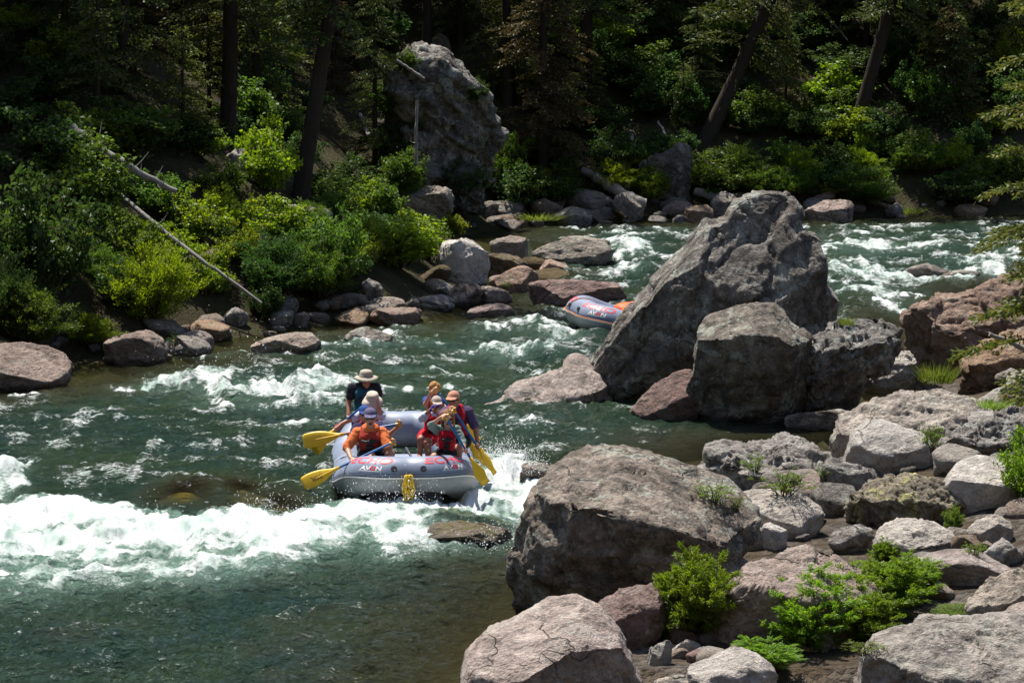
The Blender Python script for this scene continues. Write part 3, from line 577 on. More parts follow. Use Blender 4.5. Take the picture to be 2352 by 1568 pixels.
outline_rock('huge rough rock outcrop rising from the forest at the bend', [(880, 520), (890, 400), (885, 330), (872, 260), (885, 200), (915, 140), (955, 108), (1015, 108), (1055, 145), (1095, 190), (1125, 240), (1135, 300), (1138, 370), (1130, 430), (1120, 520)], 490, .7, 'craggy', [(-.25, -1, -.1, .55), (.4, -.8, -.05, .62)], 6, .8, 1.0, 0, 87, name='rock_outcrop', topf=False, ldir=(.5, .1, .85))
outline_rock('grey crag face low on the wooded slope below the outcrop', [(1020, 490), (1030, 400), (1050, 370), (1085, 360), (1105, 420), (1115, 490)], 480, .6, 'craggy', [(0, -1, .2, .6)], 5, 1, 1., 0, 88, yoff=-1.0)
# --- single boulders by their extent in the photo
B = [
 ('brown mossy slab awash in the foam beside the massive boulder', 930, 1200, 1180, 1268, 'mossy', .55, 5, 160, 1.5),
 ('brown-grey boulder half out of the water at the left edge', -60, 790, 165, 898, 'pink', .9, 5, 101, .8),
 ('rounded boulder with dark left side on the left shore', 238, 756, 388, 838, 'pink', .8, 5, 102, .7),
 ('low tan boulder alone in the shallows off the left shore', 575, 760, 737, 826, 'tan', .7, 5, 103, .5),
 ('small dark pointed rock in the riffle off the left shore', 788, 750, 905, 797, 'dark', .6, 4, 104, .8),
 ('long dark-fronted brown boulder behind the second raft', 1212, 640, 1440, 712, 'red', .5, 5, 105, .5),
 ('flat-topped block of two cracked boulders in the upper riffle', 1220, 542, 1412, 612, 'grey', .5, 5, 106, .4),
 ('tall pale boulder with a dark mossy cap under the bright bush', 1000, 545, 1126, 655, 'pale', .7, 5, 107, .3),
 ('brown rounded boulder on the spit left of the flat-topped block', 1238, 596, 1312, 642, 'pink', .8, 4, 108, .5),
 ('dome-shaped grey boulder on the left bank above the bright bush', 900, 426, 1045, 505, 'grey', .7, 5, 109, 0),
 ('mossy brown boulder on the spit beside the small fall', 1110, 580, 1215, 640, 'mossy', .7, 5, 110, .3),
 ('pointed brown rock at the head of the spit', 1125, 540, 1215, 600, 'tan', .6, 4, 111, .3),
 ('pinkish boulder at the tip of the spit below the mossy one', 1130, 610, 1240, 680, 'pink', .7, 5, 112, .3),
 ('dark wet boulder at the waterline of the spit', 1030, 648, 1110, 706, 'dark', .8, 4, 113, .8),
 ('smooth brown boulder right of the dark wet one', 1095, 655, 1178, 702, 'pink', .7, 4, 114, .7),
 ('dark triangular rock standing in the shallows before the spit', 1072, 695, 1185, 742, 'red', .6, 4, 115, .8),
 ('flat pale boulder on the left shore', 818, 682, 935, 722, 'tan', .8, 5, 116, .2),
 ('rounded pinkish boulder at the water edge below the flat pale one', 850, 705, 965, 752, 'pink', .8, 5, 117, .4),
 ('black rounded boulder under the bushes on the left shore', 828, 640, 882, 688, 'dark', .9, 4, 118, 0),
 ('dark faceted boulder on the left shore between the pale one and the spit', 955, 678, 1045, 712, 'dark', .8, 4, 119, .6),
 ('dark round boulder at the foot of the long bare pole', 612, 710, 675, 752, 'dark', .9, 4, 120, .5),
 ('grey boulder among the stones below the leaning pole', 510, 705, 572, 750, 'grey', .8, 4, 121, .4),
 ('dark splashing rock beside the raft and the massive boulder', 1193, 1060, 1292, 1118, 'dark', .8, 5, 122, 1.2),
 ('dark wet rock in the far right rapids', 2078, 604, 2180, 642, 'dark', .6, 4, 123, .8),
 ('second low wet rock in the far right rapids, nearer the slab', 2160, 618, 2250, 648, 'dark', .6, 4, 124, .8),
 ('dark arched boulder on the far shore behind the huge boulder', 1735, 440, 1850, 515, 'dark', .6, 5, 125, .2),
 ('long rounded boulder on the far shore right of the arched one', 1845, 458, 1962, 514, 'pink', .6, 5, 126, .2),
 ('big slanting dark rock in the bushes of the far bank', 1465, 325, 1592, 465, 'craggy', .6, 5, 127, 0),
 ('slanted grey boulder on the far shore near the driftwood', 1395, 440, 1480, 510, 'grey', .7, 4, 128, 0),
 ('tan flat boulder on the far shore in the sun', 1570, 470, 1640, 512, 'tan', .7, 4, 129, 0),
 ('dark leaning boulder on the far shore left of the huge boulder', 1630, 440, 1705, 505, 'grey', .7, 4, 130, 0),
 ('grey rock in the shade at the base of the leaning tree', 640, 468, 765, 520, 'grey', .7, 4, 131, 0),
 ('pale streaked slab among the bushes of the left bank', 510, 540, 632, 600, 'grey', .8, 4, 132, 0),
 ('small grey boulder between bushes high on the left bank', 460, 488, 512, 560, 'grey', .8, 4, 133, 0),
 ('shaded boulder high in the forest behind the leaning tree', 520, 340, 572, 400, 'grey', .8, 4, 134, 0),
 ('grey boulder in the dark gap below the fallen log', 215, 468, 285, 525, 'dark', .8, 4, 135, 0),
 ('long sloping rock under the outcrop in the shade', 870, 330, 985, 430, 'grey', .6, 4, 136, 0),
 ('pale grey stone at the far right above the far shore', 2180, 395, 2260, 450, 'grey', .6, 4, 137, 0),
 ('small upright boulder on the ridge beside the outcrop top', 990, 76, 1035, 125, 'grey', .8, 4, 138, 0),
 ('flat grey rock among the willows at the right edge', 2100, 1265, 2335, 1345, 'pink', .7, 5, 139, 0),
 ('rounded grey boulder above the bottom right slab', 2215, 1305, 2400, 1440, 'grey', .8, 5, 140, 0),
 ('wedge of pale rock at the right edge near the egg-shaped boulder', 2215, 1180, 2330, 1255, 'pale', .8, 5, 141, 0),
 ('light boulder at the bottom edge under the willow', 1575, 1490, 1790, 1620, 'pale', .8, 5, 142, 0),
 ('small upright stone by the brown puddle', 1487, 1468, 1545, 1528, 'grey', .9, 4, 143, .3),
 ('cylindrical pale stone lying behind the brown puddle', 1535, 1465, 1612, 1505, 'pale', .6, 4, 144, 0),
 ('small red stone at the edge of the puddle', 1575, 1490, 1625, 1525, 'red', .8, 4, 145, .2),
 ('low white stone at the bottom edge beside the puddle', 1500, 1545, 1620, 1600, 'pale', .6, 4, 146, 0),
 ('dark rubble block tucked under the right end of the massive boulder', 1625, 1225, 1705, 1275, 'dark', .8, 4, 147, 0),
 ('square grey block in the gap right of the massive boulder', 1690, 1205, 1760, 1262, 'grey', .8, 4, 148, 0),
 ('grey block beside the pale water-worn rock', 1745, 1200, 1810, 1265, 'pale', .8, 4, 149, 0),
 ('dark boulder in the shade below the rubble', 1600, 1265, 1725, 1345, 'dark', .8, 4, 150, 0),
 ('rough light rock between the faceted outcrop and the yellow-lichened boulder', 1880, 1050, 2010, 1135, 'grey', .7, 5, 151, 0),
 ('stone behind the grass tuft below the upright slab', 2100, 870, 2165, 905, 'grey', .7, 4, 152, 0),
 ('dark flat stone in front of the tan boulder', 2225, 840, 2300, 900, 'grey', .7, 4, 153, 0),
 ('small round stone in the gap above the right willow', 2255, 1235, 2352, 1300, 'grey', .7, 4, 154, 0),
 ('rounded boulder at the right edge above the flat slab', 2290, 1380, 2420, 1450, 'pink', .8, 4, 155, 0),
 ('angular rock between the long pinkish boulder and the whitish one', 1900, 1205, 2010, 1270, 'dark', .7, 4, 156, 0),
]
for k, (lab, vx, vy, w) in enumerate([('yellowish boulder seen through the clear tongue of water left of the raft', 425, 1140, .5), ('sunken olive boulder under the water between the paddles and the foam', 640, 1160, .45), ('small sunken boulder between the two larger sunken ones', 560, 1130, .35)]):
    c = at_z(vx, vy, .42); V, F = unit_rock(170 + k, 4); h = .3; V = V * np.array([w, w * .9, h]); put_rock('sunken_boulder', lab, V, F, np.array([c[0], c[1], zw0(c[0], c[1]) - h + .04]), 'gold', 0)
for lab, x0, y0, x1, y1, mt, dp, sb, sd_, wt in B:
    box_rock(lab, x0, y0, x1, y1, mt, dp, sb, sd_, wt, crag=0.5 if mt in ('grey', 'dark', 'craggy') else 0.25)
# --- loose stones: shared shapes, every stone an object of its own
PROTO = [mesh_np('stone', *unit_rock(300 + k, 3, n=9, crag=0.2), True) for k in range(10)]
STM = {}
def stone_mesh(k, mat):
    if (k, mat) not in STM:
        me = PROTO[k].copy(); me.materials.clear(); me.materials.append(RM[mat]); STM[(k, mat)] = me
    return STM[(k, mat)]
SADJ = {'grey': 'grey', 'pink': 'pinkish', 'dark': 'dark', 'tan': 'tan', 'mossy': 'mossy brown', 'pale': 'pale'}
def scatter(n, seed, poly, smin, smax, mats, label, group, flat=0.7, power=2.0):
    rr = random.Random(seed); P = np.array(poly, float); k = 0; tries = 0
    while k < n and tries < n * 8:
        tries += 1; a = rr.random(); i = a * (len(P) - 1); j = int(i); t = i - j
        lo, hi_ = P[j] * (1 - t) + P[min(j + 1, len(P) - 1)] * t, None
        vx = lo[0]; vy = rr.uniform(lo[1], lo[2]); p = hit(vx, vy)
        s = smin + (smax - smin) * rr.random() ** power
        mt = rr.choice(mats); o = obj('stone', stone_mesh(rr.randrange(10), mt))
        sc = (s * rr.uniform(.8, 1.3), s * rr.uniform(.8, 1.2), s * flat * rr.uniform(.7, 1.2))
        o.location = (p[0], p[1], surf(p[0], p[1]) + sc[2] * rr.uniform(.1, .5)); o.scale = sc
        o.rotation_euler = (rr.uniform(-.3, .3), rr.uniform(-.3, .3), rr.uniform(0, 6.28))
        tag(o, ('small ' if s < smin + (smax - smin) * .2 else 'larger ' if s > smin + (smax - smin) * .55 else 'middling ') + SADJ[mt] + ' ' + label, 'stone', group); k += 1
# poly rows: vx, vy top, vy bottom
scatter(52, 11, [(60, 790, 880), (250, 775, 840), (400, 760, 830), (520, 735, 785), (700, 715, 760), (830, 690, 745), (1000, 690, 735)], .10, .42, ['grey', 'pink', 'dark', 'tan', 'dark'], 'stone in the rubble along the left shore', 'stones of the left shore')
scatter(22, 12, [(960, 640, 700), (1080, 600, 700), (1230, 600, 650), (1420, 610, 640)], .10, .35, ['grey', 'pink', 'mossy', 'tan'], 'stone among the boulders of the rocky spit', 'stones of the spit')
scatter(64, 13, [(1080, 490, 532), (1300, 470, 522), (1500, 465, 515), (1750, 470, 512), (2000, 455, 506), (2352, 445, 503)], .10, .48, ['grey', 'pink', 'tan', 'dark', 'grey'], 'stone in the strip of rubble along the far shore', 'stones of the far shore')
scatter(56, 14, [(1500, 1420, 1560), (1650, 1330, 1560), (1900, 1260, 1500), (2352, 1250, 1500)], .05, .28, ['grey', 'pink', 'pale', 'tan'], 'stone lying between the willows of the near bank', 'small stones of the near bank')
scatter(84, 15, [(1640, 1080, 1250), (1900, 1040, 1250), (2120, 900, 1250), (2352, 880, 1300)], .10, .40, ['grey', 'pale', 'pink', 'dark'], 'stone in a gap between the near bank boulders', 'stones between the near boulders')
scatter(20, 16, [(300, 560, 730), (560, 520, 690), (800, 480, 650), (950, 440, 620)], .12, .42, ['grey', 'dark', 'pink'], 'stone half hidden by bushes on the left slope', 'stones of the left slope')
# ------------------------------------------------------------------ rafts
def closed_spline(C, n):
    C = np.asarray(C, float); m = len(C); o = []
    for i in range(m):
        p0, p1, p2, p3 = C[i - 1], C[i], C[(i + 1) % m], C[(i + 2) % m]
        for t in np.linspace(0, 1, 24, endpoint=False):
            o.append(0.5 * (2 * p1 + (p2 - p0) * t + (2 * p0 - 5 * p1 + 4 * p2 - p3) * t * t + (3 * p1 - p0 - 3 * p2 + p3) * t ** 3))
    o = np.array(o); L = np.r_[0, np.cumsum(np.linalg.norm(np.roll(o, -1, 0) - o, axis=1))]
    oo = np.vstack([o, o[:1]]); s = np.linspace(0, L[-1], n, endpoint=False)
    return np.stack([np.interp(s, L, oo[:, k]) for k in range(3)], 1), L[-1]
class Hull:                                  # the tube of a raft: x across, -y towards the bow, z up
    def __init__(s, hw=0.765, hl=1.86, r=0.27, kick=0.27, kick_st=0.34):
        s.r = r
        half = [(0.0, -hl), (0.30, -hl), (0.60, -hl + .24), (hw, -hl + .80), (hw, -.4), (hw, .4), (hw, hl - .80), (0.58, hl - .24), (0.28, hl), (0.0, hl)]
        C = half + [(-x, y) for x, y in half[-2:0:-1]]
        def kz(y): return (kick if y < 0 else kick_st) * float(sstep(0.6, hl, abs(y))) ** 1.3
        s.P, s.L = closed_spline([(x, y, kz(y)) for x, y in C], 200)          # starts at the bow centre, runs to +x
        T = np.roll(s.P, -1, 0) - np.roll(s.P, 1, 0); T /= np.linalg.norm(T, axis=1)[:, None]; s.T = T
        O = np.cross(T, [0, 0, 1.0]); O /= np.linalg.norm(O, axis=1)[:, None]; s.O = O; s.U = np.cross(O, T)
    def at(s, d, a, lift=0.0):               # point at arc length d from the bow, angle a (0 outward, 90 up)
        d = np.atleast_1d(d) % s.L; a = np.atleast_1d(a); lift = np.atleast_1d(lift)[:, None]; n = len(s.P); f = d / s.L * n; i = np.floor(f).astype(int) % n; j = (i + 1) % n; t = (f - np.floor(f))[:, None]
        I = lambda A: A[i] * (1 - t) + A[j] * t
        return I(s.P) + (s.r + lift) * (np.cos(a)[:, None] * I(s.O) + np.sin(a)[:, None] * I(s.U))
    def strip(s, d0, d1, a0, a1, lift, nd_=2, na=2, closed=False, thick=0.006):   # a patch or band that hugs the tube
        D = np.linspace(d0, d1, nd_); A = np.linspace(a0, a1, na); DD, AA = np.meshgrid(D, A, indexing='ij')
        top = s.at(DD.ravel(), AA.ravel(), lift); bot = s.at(DD.ravel(), AA.ravel(), lift - thick)
        i = (np.arange(nd_ - 1)[:, None] * na + np.arange(na - 1)[None]).ravel(); q = np.stack([i, i + 1, i + na + 1, i + na], 1)
        return np.vstack([top, bot]), np.vstack([q, q[:, ::-1] + len(top)])
def rubber(name, col, wear):
    m, nt = new_mat(name); tc = nd(nt, 'TexCoord').outputs['Object']
    n1 = noise(nt, tc, 2.5, 5, 0.6); n2 = noise(nt, tc, 22, 5, 0.7); n3 = noise(nt, tc, 90, 2)
    c = mixc(nt, rng(nt, n1, .35, .65), tuple(x * .88 for x in col), tuple(x * 1.1 for x in col))
    c = mixc(nt, math_n(nt, 'MULTIPLY', rng(nt, n2, .56, .7), wear), c, (.42, .42, .42))
    c = mixc(nt, math_n(nt, 'MULTIPLY', rng(nt, n2, .40, .30), wear), c, (.08, .08, .09))
    b = nd(nt, 'BsdfPrincipled', {'Base Color': c, 'Roughness': rng(nt, n1, .3, .7, .35, .55), 'Specular IOR Level': .45, 'Normal': nd(nt, 'Bump', {'Height': n3, 'Strength': .15, 'Distance': .004}).outputs[0]})
    out(nt, b.outputs[0]); return m
M_TUBE = rubber('grey_blue_rubber', (.195, .23, .315), .25); M_BELLY = rubber('worn_grey_rubber', (.25, .27, .29), .55)
M_WHITE = plain('white_paint', (.78, .78, .76), .5); M_RED = plain('red_paint', (.62, .03, .045), .5); M_BLACK = plain('black_rubber', (.015, .015, .017), .6)
M_BLUE = plain('blue_shaft', (.01, .11, .32), .35, .1); M_YEL = plain('yellow_plastic', (.72, .43, .02), .4, .12, 8); M_ROPE = plain('yellow_rope', (.72, .46, .03), .8, .3, 120, .5)
M_SEAM = plain('dark_seam', (.03, .035, .05), .6); M_GREEN = plain('green_strap', (.01, .28, .15), .6); M_ORANGE = plain('orange_fabric', (.75, .10, .015), .6, .15, 12, .2)
def text_mesh(txt, size, bold=0.0):
    cu = bpy.data.curves.new('txt', 'FONT'); cu.body = txt; cu.size = size; cu.offset = bold; cu.align_x = 'CENTER'; cu.shear = 0.12
    o = bpy.data.objects.new('txt', cu); COL.objects.link(o)
    dg = bpy.context.evaluated_depsgraph_get(); dg.update(); me = bpy.data.meshes.new_from_object(o.evaluated_get(dg))
    bpy.data.objects.remove(o)
    bm = bmesh.new(); bm.from_mesh(me); bmesh.ops.triangulate(bm, faces=bm.faces[:])
    bmesh.ops.subdivide_edges(bm, edges=[e for e in bm.edges if e.calc_length() > size * .2], cuts=2, use_grid_fill=True); bmesh.ops.triangulate(bm, faces=bm.faces[:])
    V = np.array([v.co[:] for v in bm.verts]); F = np.array([[v.index for v in f.verts] for f in bm.faces]); bm.free()
    return V, F
def on_tube(h, txt, size, d, a, lift, bold=0.0, slant=0.0):
    V, F = text_mesh(txt, size, bold)
    return h.at(d + V[:, 0], a + (V[:, 1] + slant * V[:, 0]) / h.r, lift), F
def local(mb, name, parent, mat, smooth=True):
    return obj(name, mb.mesh(name, (0, 0, 0), smooth), parent, mat=mat)
def raw(V, F, name, parent, mat, smooth=True): return obj(name, mesh_np(name, V, F, smooth), parent, mat=mat)
def build_raft(label, loc, yaw, pitch, roll, second=False):
    h = Hull(); root = empty('inflatable_raft', loc); root.rotation_euler = (pitch, roll, yaw); tag(root, label, 'raft')
    n, k = 200, 36; dd = np.arange(n) / n * h.L; aa = np.arange(k) * 2 * np.pi / k
    D, A = np.meshgrid(dd, aa, indexing='ij'); V = h.at(D.ravel(), A.ravel())
    i = np.arange(n)[:, None]; j = np.arange(k)[None]; ni = (i + 1) % n; nj = (j + 1) % k
    F = np.stack([i * k + j, i * k + nj, ni * k + nj, ni * k + j], -1).reshape(-1, 4); am = np.broadcast_to(aa[None] + np.pi / k, (n, k)).ravel()
    belly = (am > np.pi * 1.22) & (am < np.pi * 2.0 + .02)
    for nm, sel, mt in (('tube', ~belly, M_TUBE), ('tube_underside', belly, M_BELLY)):
        f = F[sel]; u = np.unique(f); re = np.zeros(len(V), int); re[u] = np.arange(len(u)); raw(V[u], re[f], nm, root, mt)
    raw(*h.strip(0, h.L, R(0), R(4), .012, 200, 3), 'rub_strip', root, M_WHITE)
    raw(*h.strip(0, h.L, R(4.5), R(6.5), .007, 200, 3), 'seam_line', root, M_SEAM); raw(*h.strip(0, h.L, R(13), R(14), .003, 200, 2, thick=.003), 'seam_line', root, M_SEAM)
    for d in (1.25, 1.55, 2.1, 2.7, h.L - 1.25, h.L - 1.55, h.L - 2.1, h.L - 2.7):
        raw(*h.strip(d - .005, d + .005, R(-10), R(150), .003, 2, 20, thick=.003), 'seam_line', root, M_SEAM)
    for y, z in ((-.62, .03), (.22, .03)):                                                   # thwarts
        mb = MB(); mb.tube([(x, y, z + .02) for x in np.linspace(-.66, .66, 12)], .19, 20); th = local(mb, 'thwart', root, M_TUBE)
        if y < 0 and not second:
            mb = MB(); an = np.linspace(-.5, np.pi + .5, 12); mb.tube([(-.06, y + .197 * math.cos(t), z + .02 + .197 * math.sin(t)) for t in an], .016, 6)
            mb.capsule((-.06, y - .1, z + .21), (-.14, y - .12, z + .23), .012); mb.capsule((-.06, y - .1, z + .21), (.0, y - .12, z + .235), .012); local(mb, 'strap', th, M_GREEN)
    mb = MB(); mb.box((0, 0, -.0), np.diag([.62, 1.55, .035])); local(mb, 'floor', root, M_BELLY, False)
    for sgn in (-1, 1):                                                                       # lettering on the bow quarters
        d = sgn * .46; raw(*on_tube(h, 'ECHO', .185, d, R(46), .002, .003, -.02 * sgn), 'lettering', root, M_RED)
        raw(*on_tube(h, 'AV', .085, d - .02, R(25), .002, .003), 'logo', root, M_WHITE); raw(*on_tube(h, 'N', .085, d + .13, R(25), .002, .003), 'logo', root, M_WHITE)
        raw(*on_tube(h, 'O', .085, d + .065, R(25), .002, .004), 'logo', root, M_RED); raw(*h.strip(d - .09, d + .16, R(21.5), R(23), .004, 8, 2, thick=.003), 'logo_underline', root, M_WHITE)
        for dx in (.20, 1.35):                                                                # towing rings
            mb = MB(); c = h.at(sgn * dx, R(30), .002)[0]; e = h.at(sgn * dx, R(30), .03)[0]; nrm = (e - c) / np.linalg.norm(e - c)
            mb.tube([c - nrm * .004, c + nrm * .008], .045, 14); pt = local(mb, 'ring_patch', root, M_TUBE if dx > 1 else M_SEAM)
            mb = MB(); t = np.linspace(0, 2 * np.pi, 13); u = np.cross(nrm, [1, 0, 0]); u /= np.linalg.norm(u); w = np.cross(nrm, u)
            mb.tube([c + nrm * .02 + .03 * (math.cos(q) * u + math.sin(q) * w) for q in t], .006, 5, False); local(mb, 'ring', pt, M_BLACK)
    if not second:
        raw(*h.strip(h.L / 2 - .14, h.L / 2 + .02, R(30), R(50), .006, 4, 3), 'repair_patch', root, M_WHITE)
        for cx_ in (-.30, .22):                                                               # black lumps standing in for shadow at the bailing holes under the bow
            mb = MB(); mb.ell((cx_, -1.98, -.04), [[.26, 0, 0], [0, .16, 0], [0, 0, .13]], 20); local(mb, 'bow_shadow', root, M_BLACK)
        # coiled bow line
        c = h.at(.0, R(8), .03)[0]; rr = random.Random(5); mb = MB()
        for q in range(7):
            L = rr.uniform(.22, .42); wv = rr.uniform(.025, .055); x0 = rr.uniform(-.03, .03); t = np.linspace(0, 2 * np.pi, 26)
            mb.tube(np.stack([c[0] + x0 + wv * np.sin(t) + .01 * np.sin(5 * t), c[1] - .02 - rr.uniform(0, .05) + .012 * np.cos(3 * t), c[2] - L / 2 + L / 2 * np.cos(t) + .02], 1), .0105, 6, False)
        t = np.linspace(0, 4 * np.pi, 30); mb.tube(np.stack([c[0] + .05 * np.cos(t), c[1] - .045 + .04 * np.sin(t), c[2] - .17 - t * .004], 1), .011, 6)
        local(mb, 'bow_line', root, M_ROPE)
        mb = MB(); mb.tube([(.02, .9, .15), (.05, .5, .28), (.08, .25, .25), (.12, .05, .2), (.14, -.1, .1)], .02, 8); local(mb, 'foot_strap', root, M_SEAM)
    else:
        mo = plain('orange_cord', (.62, .22, .08), .8)
        for d, a0, a1 in ((-.25, 20, 160), (.75, -20, 100), (h.L / 2 - 1.0, 0, 150)):
            mb = MB(); a = np.linspace(R(a0), R(a1), 16); mb.tube(h.at(np.linspace(d, d + .25, 16), a, .008), .010, 5); local(mb, 'cord', root, mo)
        mb = MB(); d = np.linspace(-1.4, 1.2, 60); mb.tube(h.at(d, np.full(60, R(5)), .015 + .01 * np.sin(d * 9)), .010, 5); local(mb, 'cord', root, mo)
    return root, h
raft, HULL = build_raft('grey inflatable raft with red lettering carrying the paddling crew', (RAFT[0], RAFT[1], 0.455), R(3.4), R(0.0), 0)
p = np.array([1.08, 69.6, 0])
raft2, _ = build_raft('second grey raft half hidden behind the huge boulder', (p[0] + 1.98, p[1] + .79, .46), R(-68), R(-3), R(4), True)
def in_raft2(x, y, z):
    return np.array(Matrix.LocRotScale(raft2.location, raft2.rotation_euler, None) @ Vector((x, y, z)))
def thing_mesh(name, label, cat, mb, base, mat, smooth=True, group=None):
    return tag(obj(name, mb.mesh(name, base, smooth), loc=base, mat=mat), label, cat, group)
# load in the second raft
def soft(mb, vox=.03, it=4): return baked(mb.mesh('s'), [('REMESH', dict(mode='VOXEL', voxel_size=vox)), ('SMOOTH', dict(iterations=it, factor=.6))])
c = in_raft2(-.1, -1.0, .30); mb = MB()
for q in range(5): mb.ell(in_raft2(-.28 + q * .18, -.95 + .12 * (q % 2), .34 + .05 * (q % 2)) - c, [[.24, 0, 0], [0, .28, 0], [0, 0, .11]])
tag(obj('dry_bag', soft(mb), loc=c, mat=M_ORANGE), 'bright orange tarpaulin bundle in the second raft', 'bag')
c = in_raft2(-.1, -1.15, .2); mb = MB(); mb.ell((0, 0, 0), [[.36, 0, 0], [0, .14, 0], [0, 0, .15]]); mb.ell((.15, .02, .02), [[.2, 0, 0], [0, .14, 0], [0, 0, .13]])
tag(obj('dry_bag', soft(mb), loc=c, mat=plain('red_bag', (.35, .02, .02), .5)), 'dark red bag under the orange bundle in the second raft', 'bag')
c = in_raft2(-.25, -1.45, .22); mb = MB(); mb.ell((0, 0, 0), [[.15, 0, 0], [0, .13, 0], [0, 0, .14]]); mb.ell((.05, -.1, .02), [[.08, 0, 0], [0, .06, 0], [0, 0, .08]])
tag(obj('ball_sack', soft(mb, .02), loc=c, mat=plain('dark_green_sack', (.012, .02, .015), .5)), 'round black sack beside the orange bundle', 'sack')
# oar of the second raft
ca, cb_ = at_y(1352, 741, p[1] - .32), at_y(1500, 752, p[1] - .25); oar = empty('oar', ca); tag(oar, 'wooden oar lying along the side of the second raft', 'oar')
M_WOOD = bark_mat('varnished_wood', (.42, .24, .08), (.58, .36, .14))
dv = (cb_ - ca); Lo = np.linalg.norm(dv); dv /= Lo; up = np.array([0, -.35, .93]); sd2 = np.cross(dv, up); mb = MB()
pts = np.linspace(0, .62, 10); V = []
for t in pts:
    w = .085 * min(1, .55 + t * 3) * (1 - max(0, t - .45) * 3); V.append((ca + dv * t, w))
mb.tube([v[0] - ca for v in V], [v[1] for v in V], 12); me = mb.mesh('blade'); co = np.array([v.co[:] for v in me.vertices]); fl = co @ sd2; co -= np.outer(fl, sd2) * .7; me.vertices.foreach_set('co', co.astype(np.float32).ravel()); obj('blade', me, oar, mat=M_WOOD)
mb = MB(); mb.tube([dv * .55, dv * 2.6], .025, 8); obj('shaft', mb.mesh('shaft'), oar, mat=M_WOOD)
V, F = text_mesh('ON', .07, .004); V = np.array([dv * (.42 + v[0]) + up * (v[1] - .025) - sd2 * .028 * (1 if sd2[1] > 0 else -1) for v in V]); obj('lettering', mesh_np('lettering', V, F), oar, mat=M_BLACK)

# ------------------------------------------------------------------ people
Y0R = RAFT[1]
def c1(cx_, cy_, dy):                        # a point of the enlarged raft picture, dy metres behind the raft centre
    return at_y(660.3 + cx_ * .21973, 815.4 + cy_ * .21973, Y0R + dy)
def skin(name, col):
    m, nt = new_mat(name); tc = nd(nt, 'TexCoord').outputs['Object']; n1 = noise(nt, tc, 14, 4)
    b = nd(nt, 'BsdfPrincipled', {'Base Color': mixc(nt, n1, tuple(x * .85 for x in col), tuple(x * 1.1 for x in col)), 'Roughness': .5, 'Subsurface Weight': .15, 'Subsurface Radius': (.02, .008, .004), 'Specular IOR Level': .35})
    out(nt, b.outputs[0]); return m
SKIN = skin('tanned_skin', (.46, .235, .155)); SKIN_D = skin('deep_tan_skin', (.33, .15, .095))
def unit(v): v = np.asarray(v, float); return v / (np.linalg.norm(v) + 1e-9)
def paddle(label, g, t, blade_len=.50, width=.11, flat=(0, -1, .25), txt=None):
    g, t = np.asarray(g), np.asarray(t); d = unit(t - g); L = np.linalg.norm(t - g); root = empty('paddle', g); tag(root, label, 'paddle', 'paddles of the raft crew')
    nrm = unit(np.asarray(flat, float) - d * np.dot(flat, d)); sd_ = np.cross(d, nrm)
    mb = MB(); mb.tube([d * .04, d * (L - blade_len + .06)], .017, 10); obj('shaft', mb.mesh('shaft'), root, mat=M_BLUE)
    mb = MB(); mb.capsule(-sd_ * .045, sd_ * .045, .017); mb.tube([d * 0, d * .06], [.018, .021], 10); obj('grip', mb.mesh('grip'), root, mat=M_YEL)
    prof = [(0, .021, .021), (.09, .03, .018), (.16, .055, .012), (.26, .088, .009), (.36, width * .95, .008), (.44, width, .007), (blade_len - .03, width * .93, .006), (blade_len, width * .68, .005)]
    mb = MB(); V = []; b0 = d * (L - blade_len)
    an = np.arange(12) * 2 * np.pi / 12
    for s, w, th in prof: V.append(b0 + d * s + np.cos(an)[:, None] * sd_ * w + np.sin(an)[:, None] * nrm * th)
    m = len(prof); V = np.vstack(V + [[b0], [b0 + d * (blade_len + .004)]]); i = np.arange(m - 1)[:, None] * 12; j = np.arange(12)[None]; k = (j + 1) % 12
    mb.add(V, np.stack([i + j, i + k, i + 12 + k, i + 12 + j], -1).reshape(-1, 4)); jj = np.arange(12); kk = (jj + 1) % 12
    mb.F3.append(np.stack([np.full(12, m * 12), kk, jj], 1)); mb.F3.append(np.stack([np.full(12, m * 12 + 1), (m - 1) * 12 + jj, (m - 1) * 12 + kk], 1))
    bl = obj('blade', mb.mesh('blade'), root, mat=M_YEL)
    mb = MB(); mb.tube([b0 + d * .06 + nrm * .012, b0 + d * (blade_len * .7) + nrm * .006], [.012, .004], 6); obj('rib', mb.mesh('rib'), bl, mat=M_YEL)
    if txt:
        V, F = text_mesh(txt, .075, .003); q = b0 + d * (blade_len * .62); V = np.array([q - d * v[0] - sd_ * (v[1] - .02) * 1.0 + nrm * .0105 for v in V]); obj('lettering', mesh_np('lettering', V, F), bl, mat=plain('dark_print', (.2, .11, .01)))
    return d
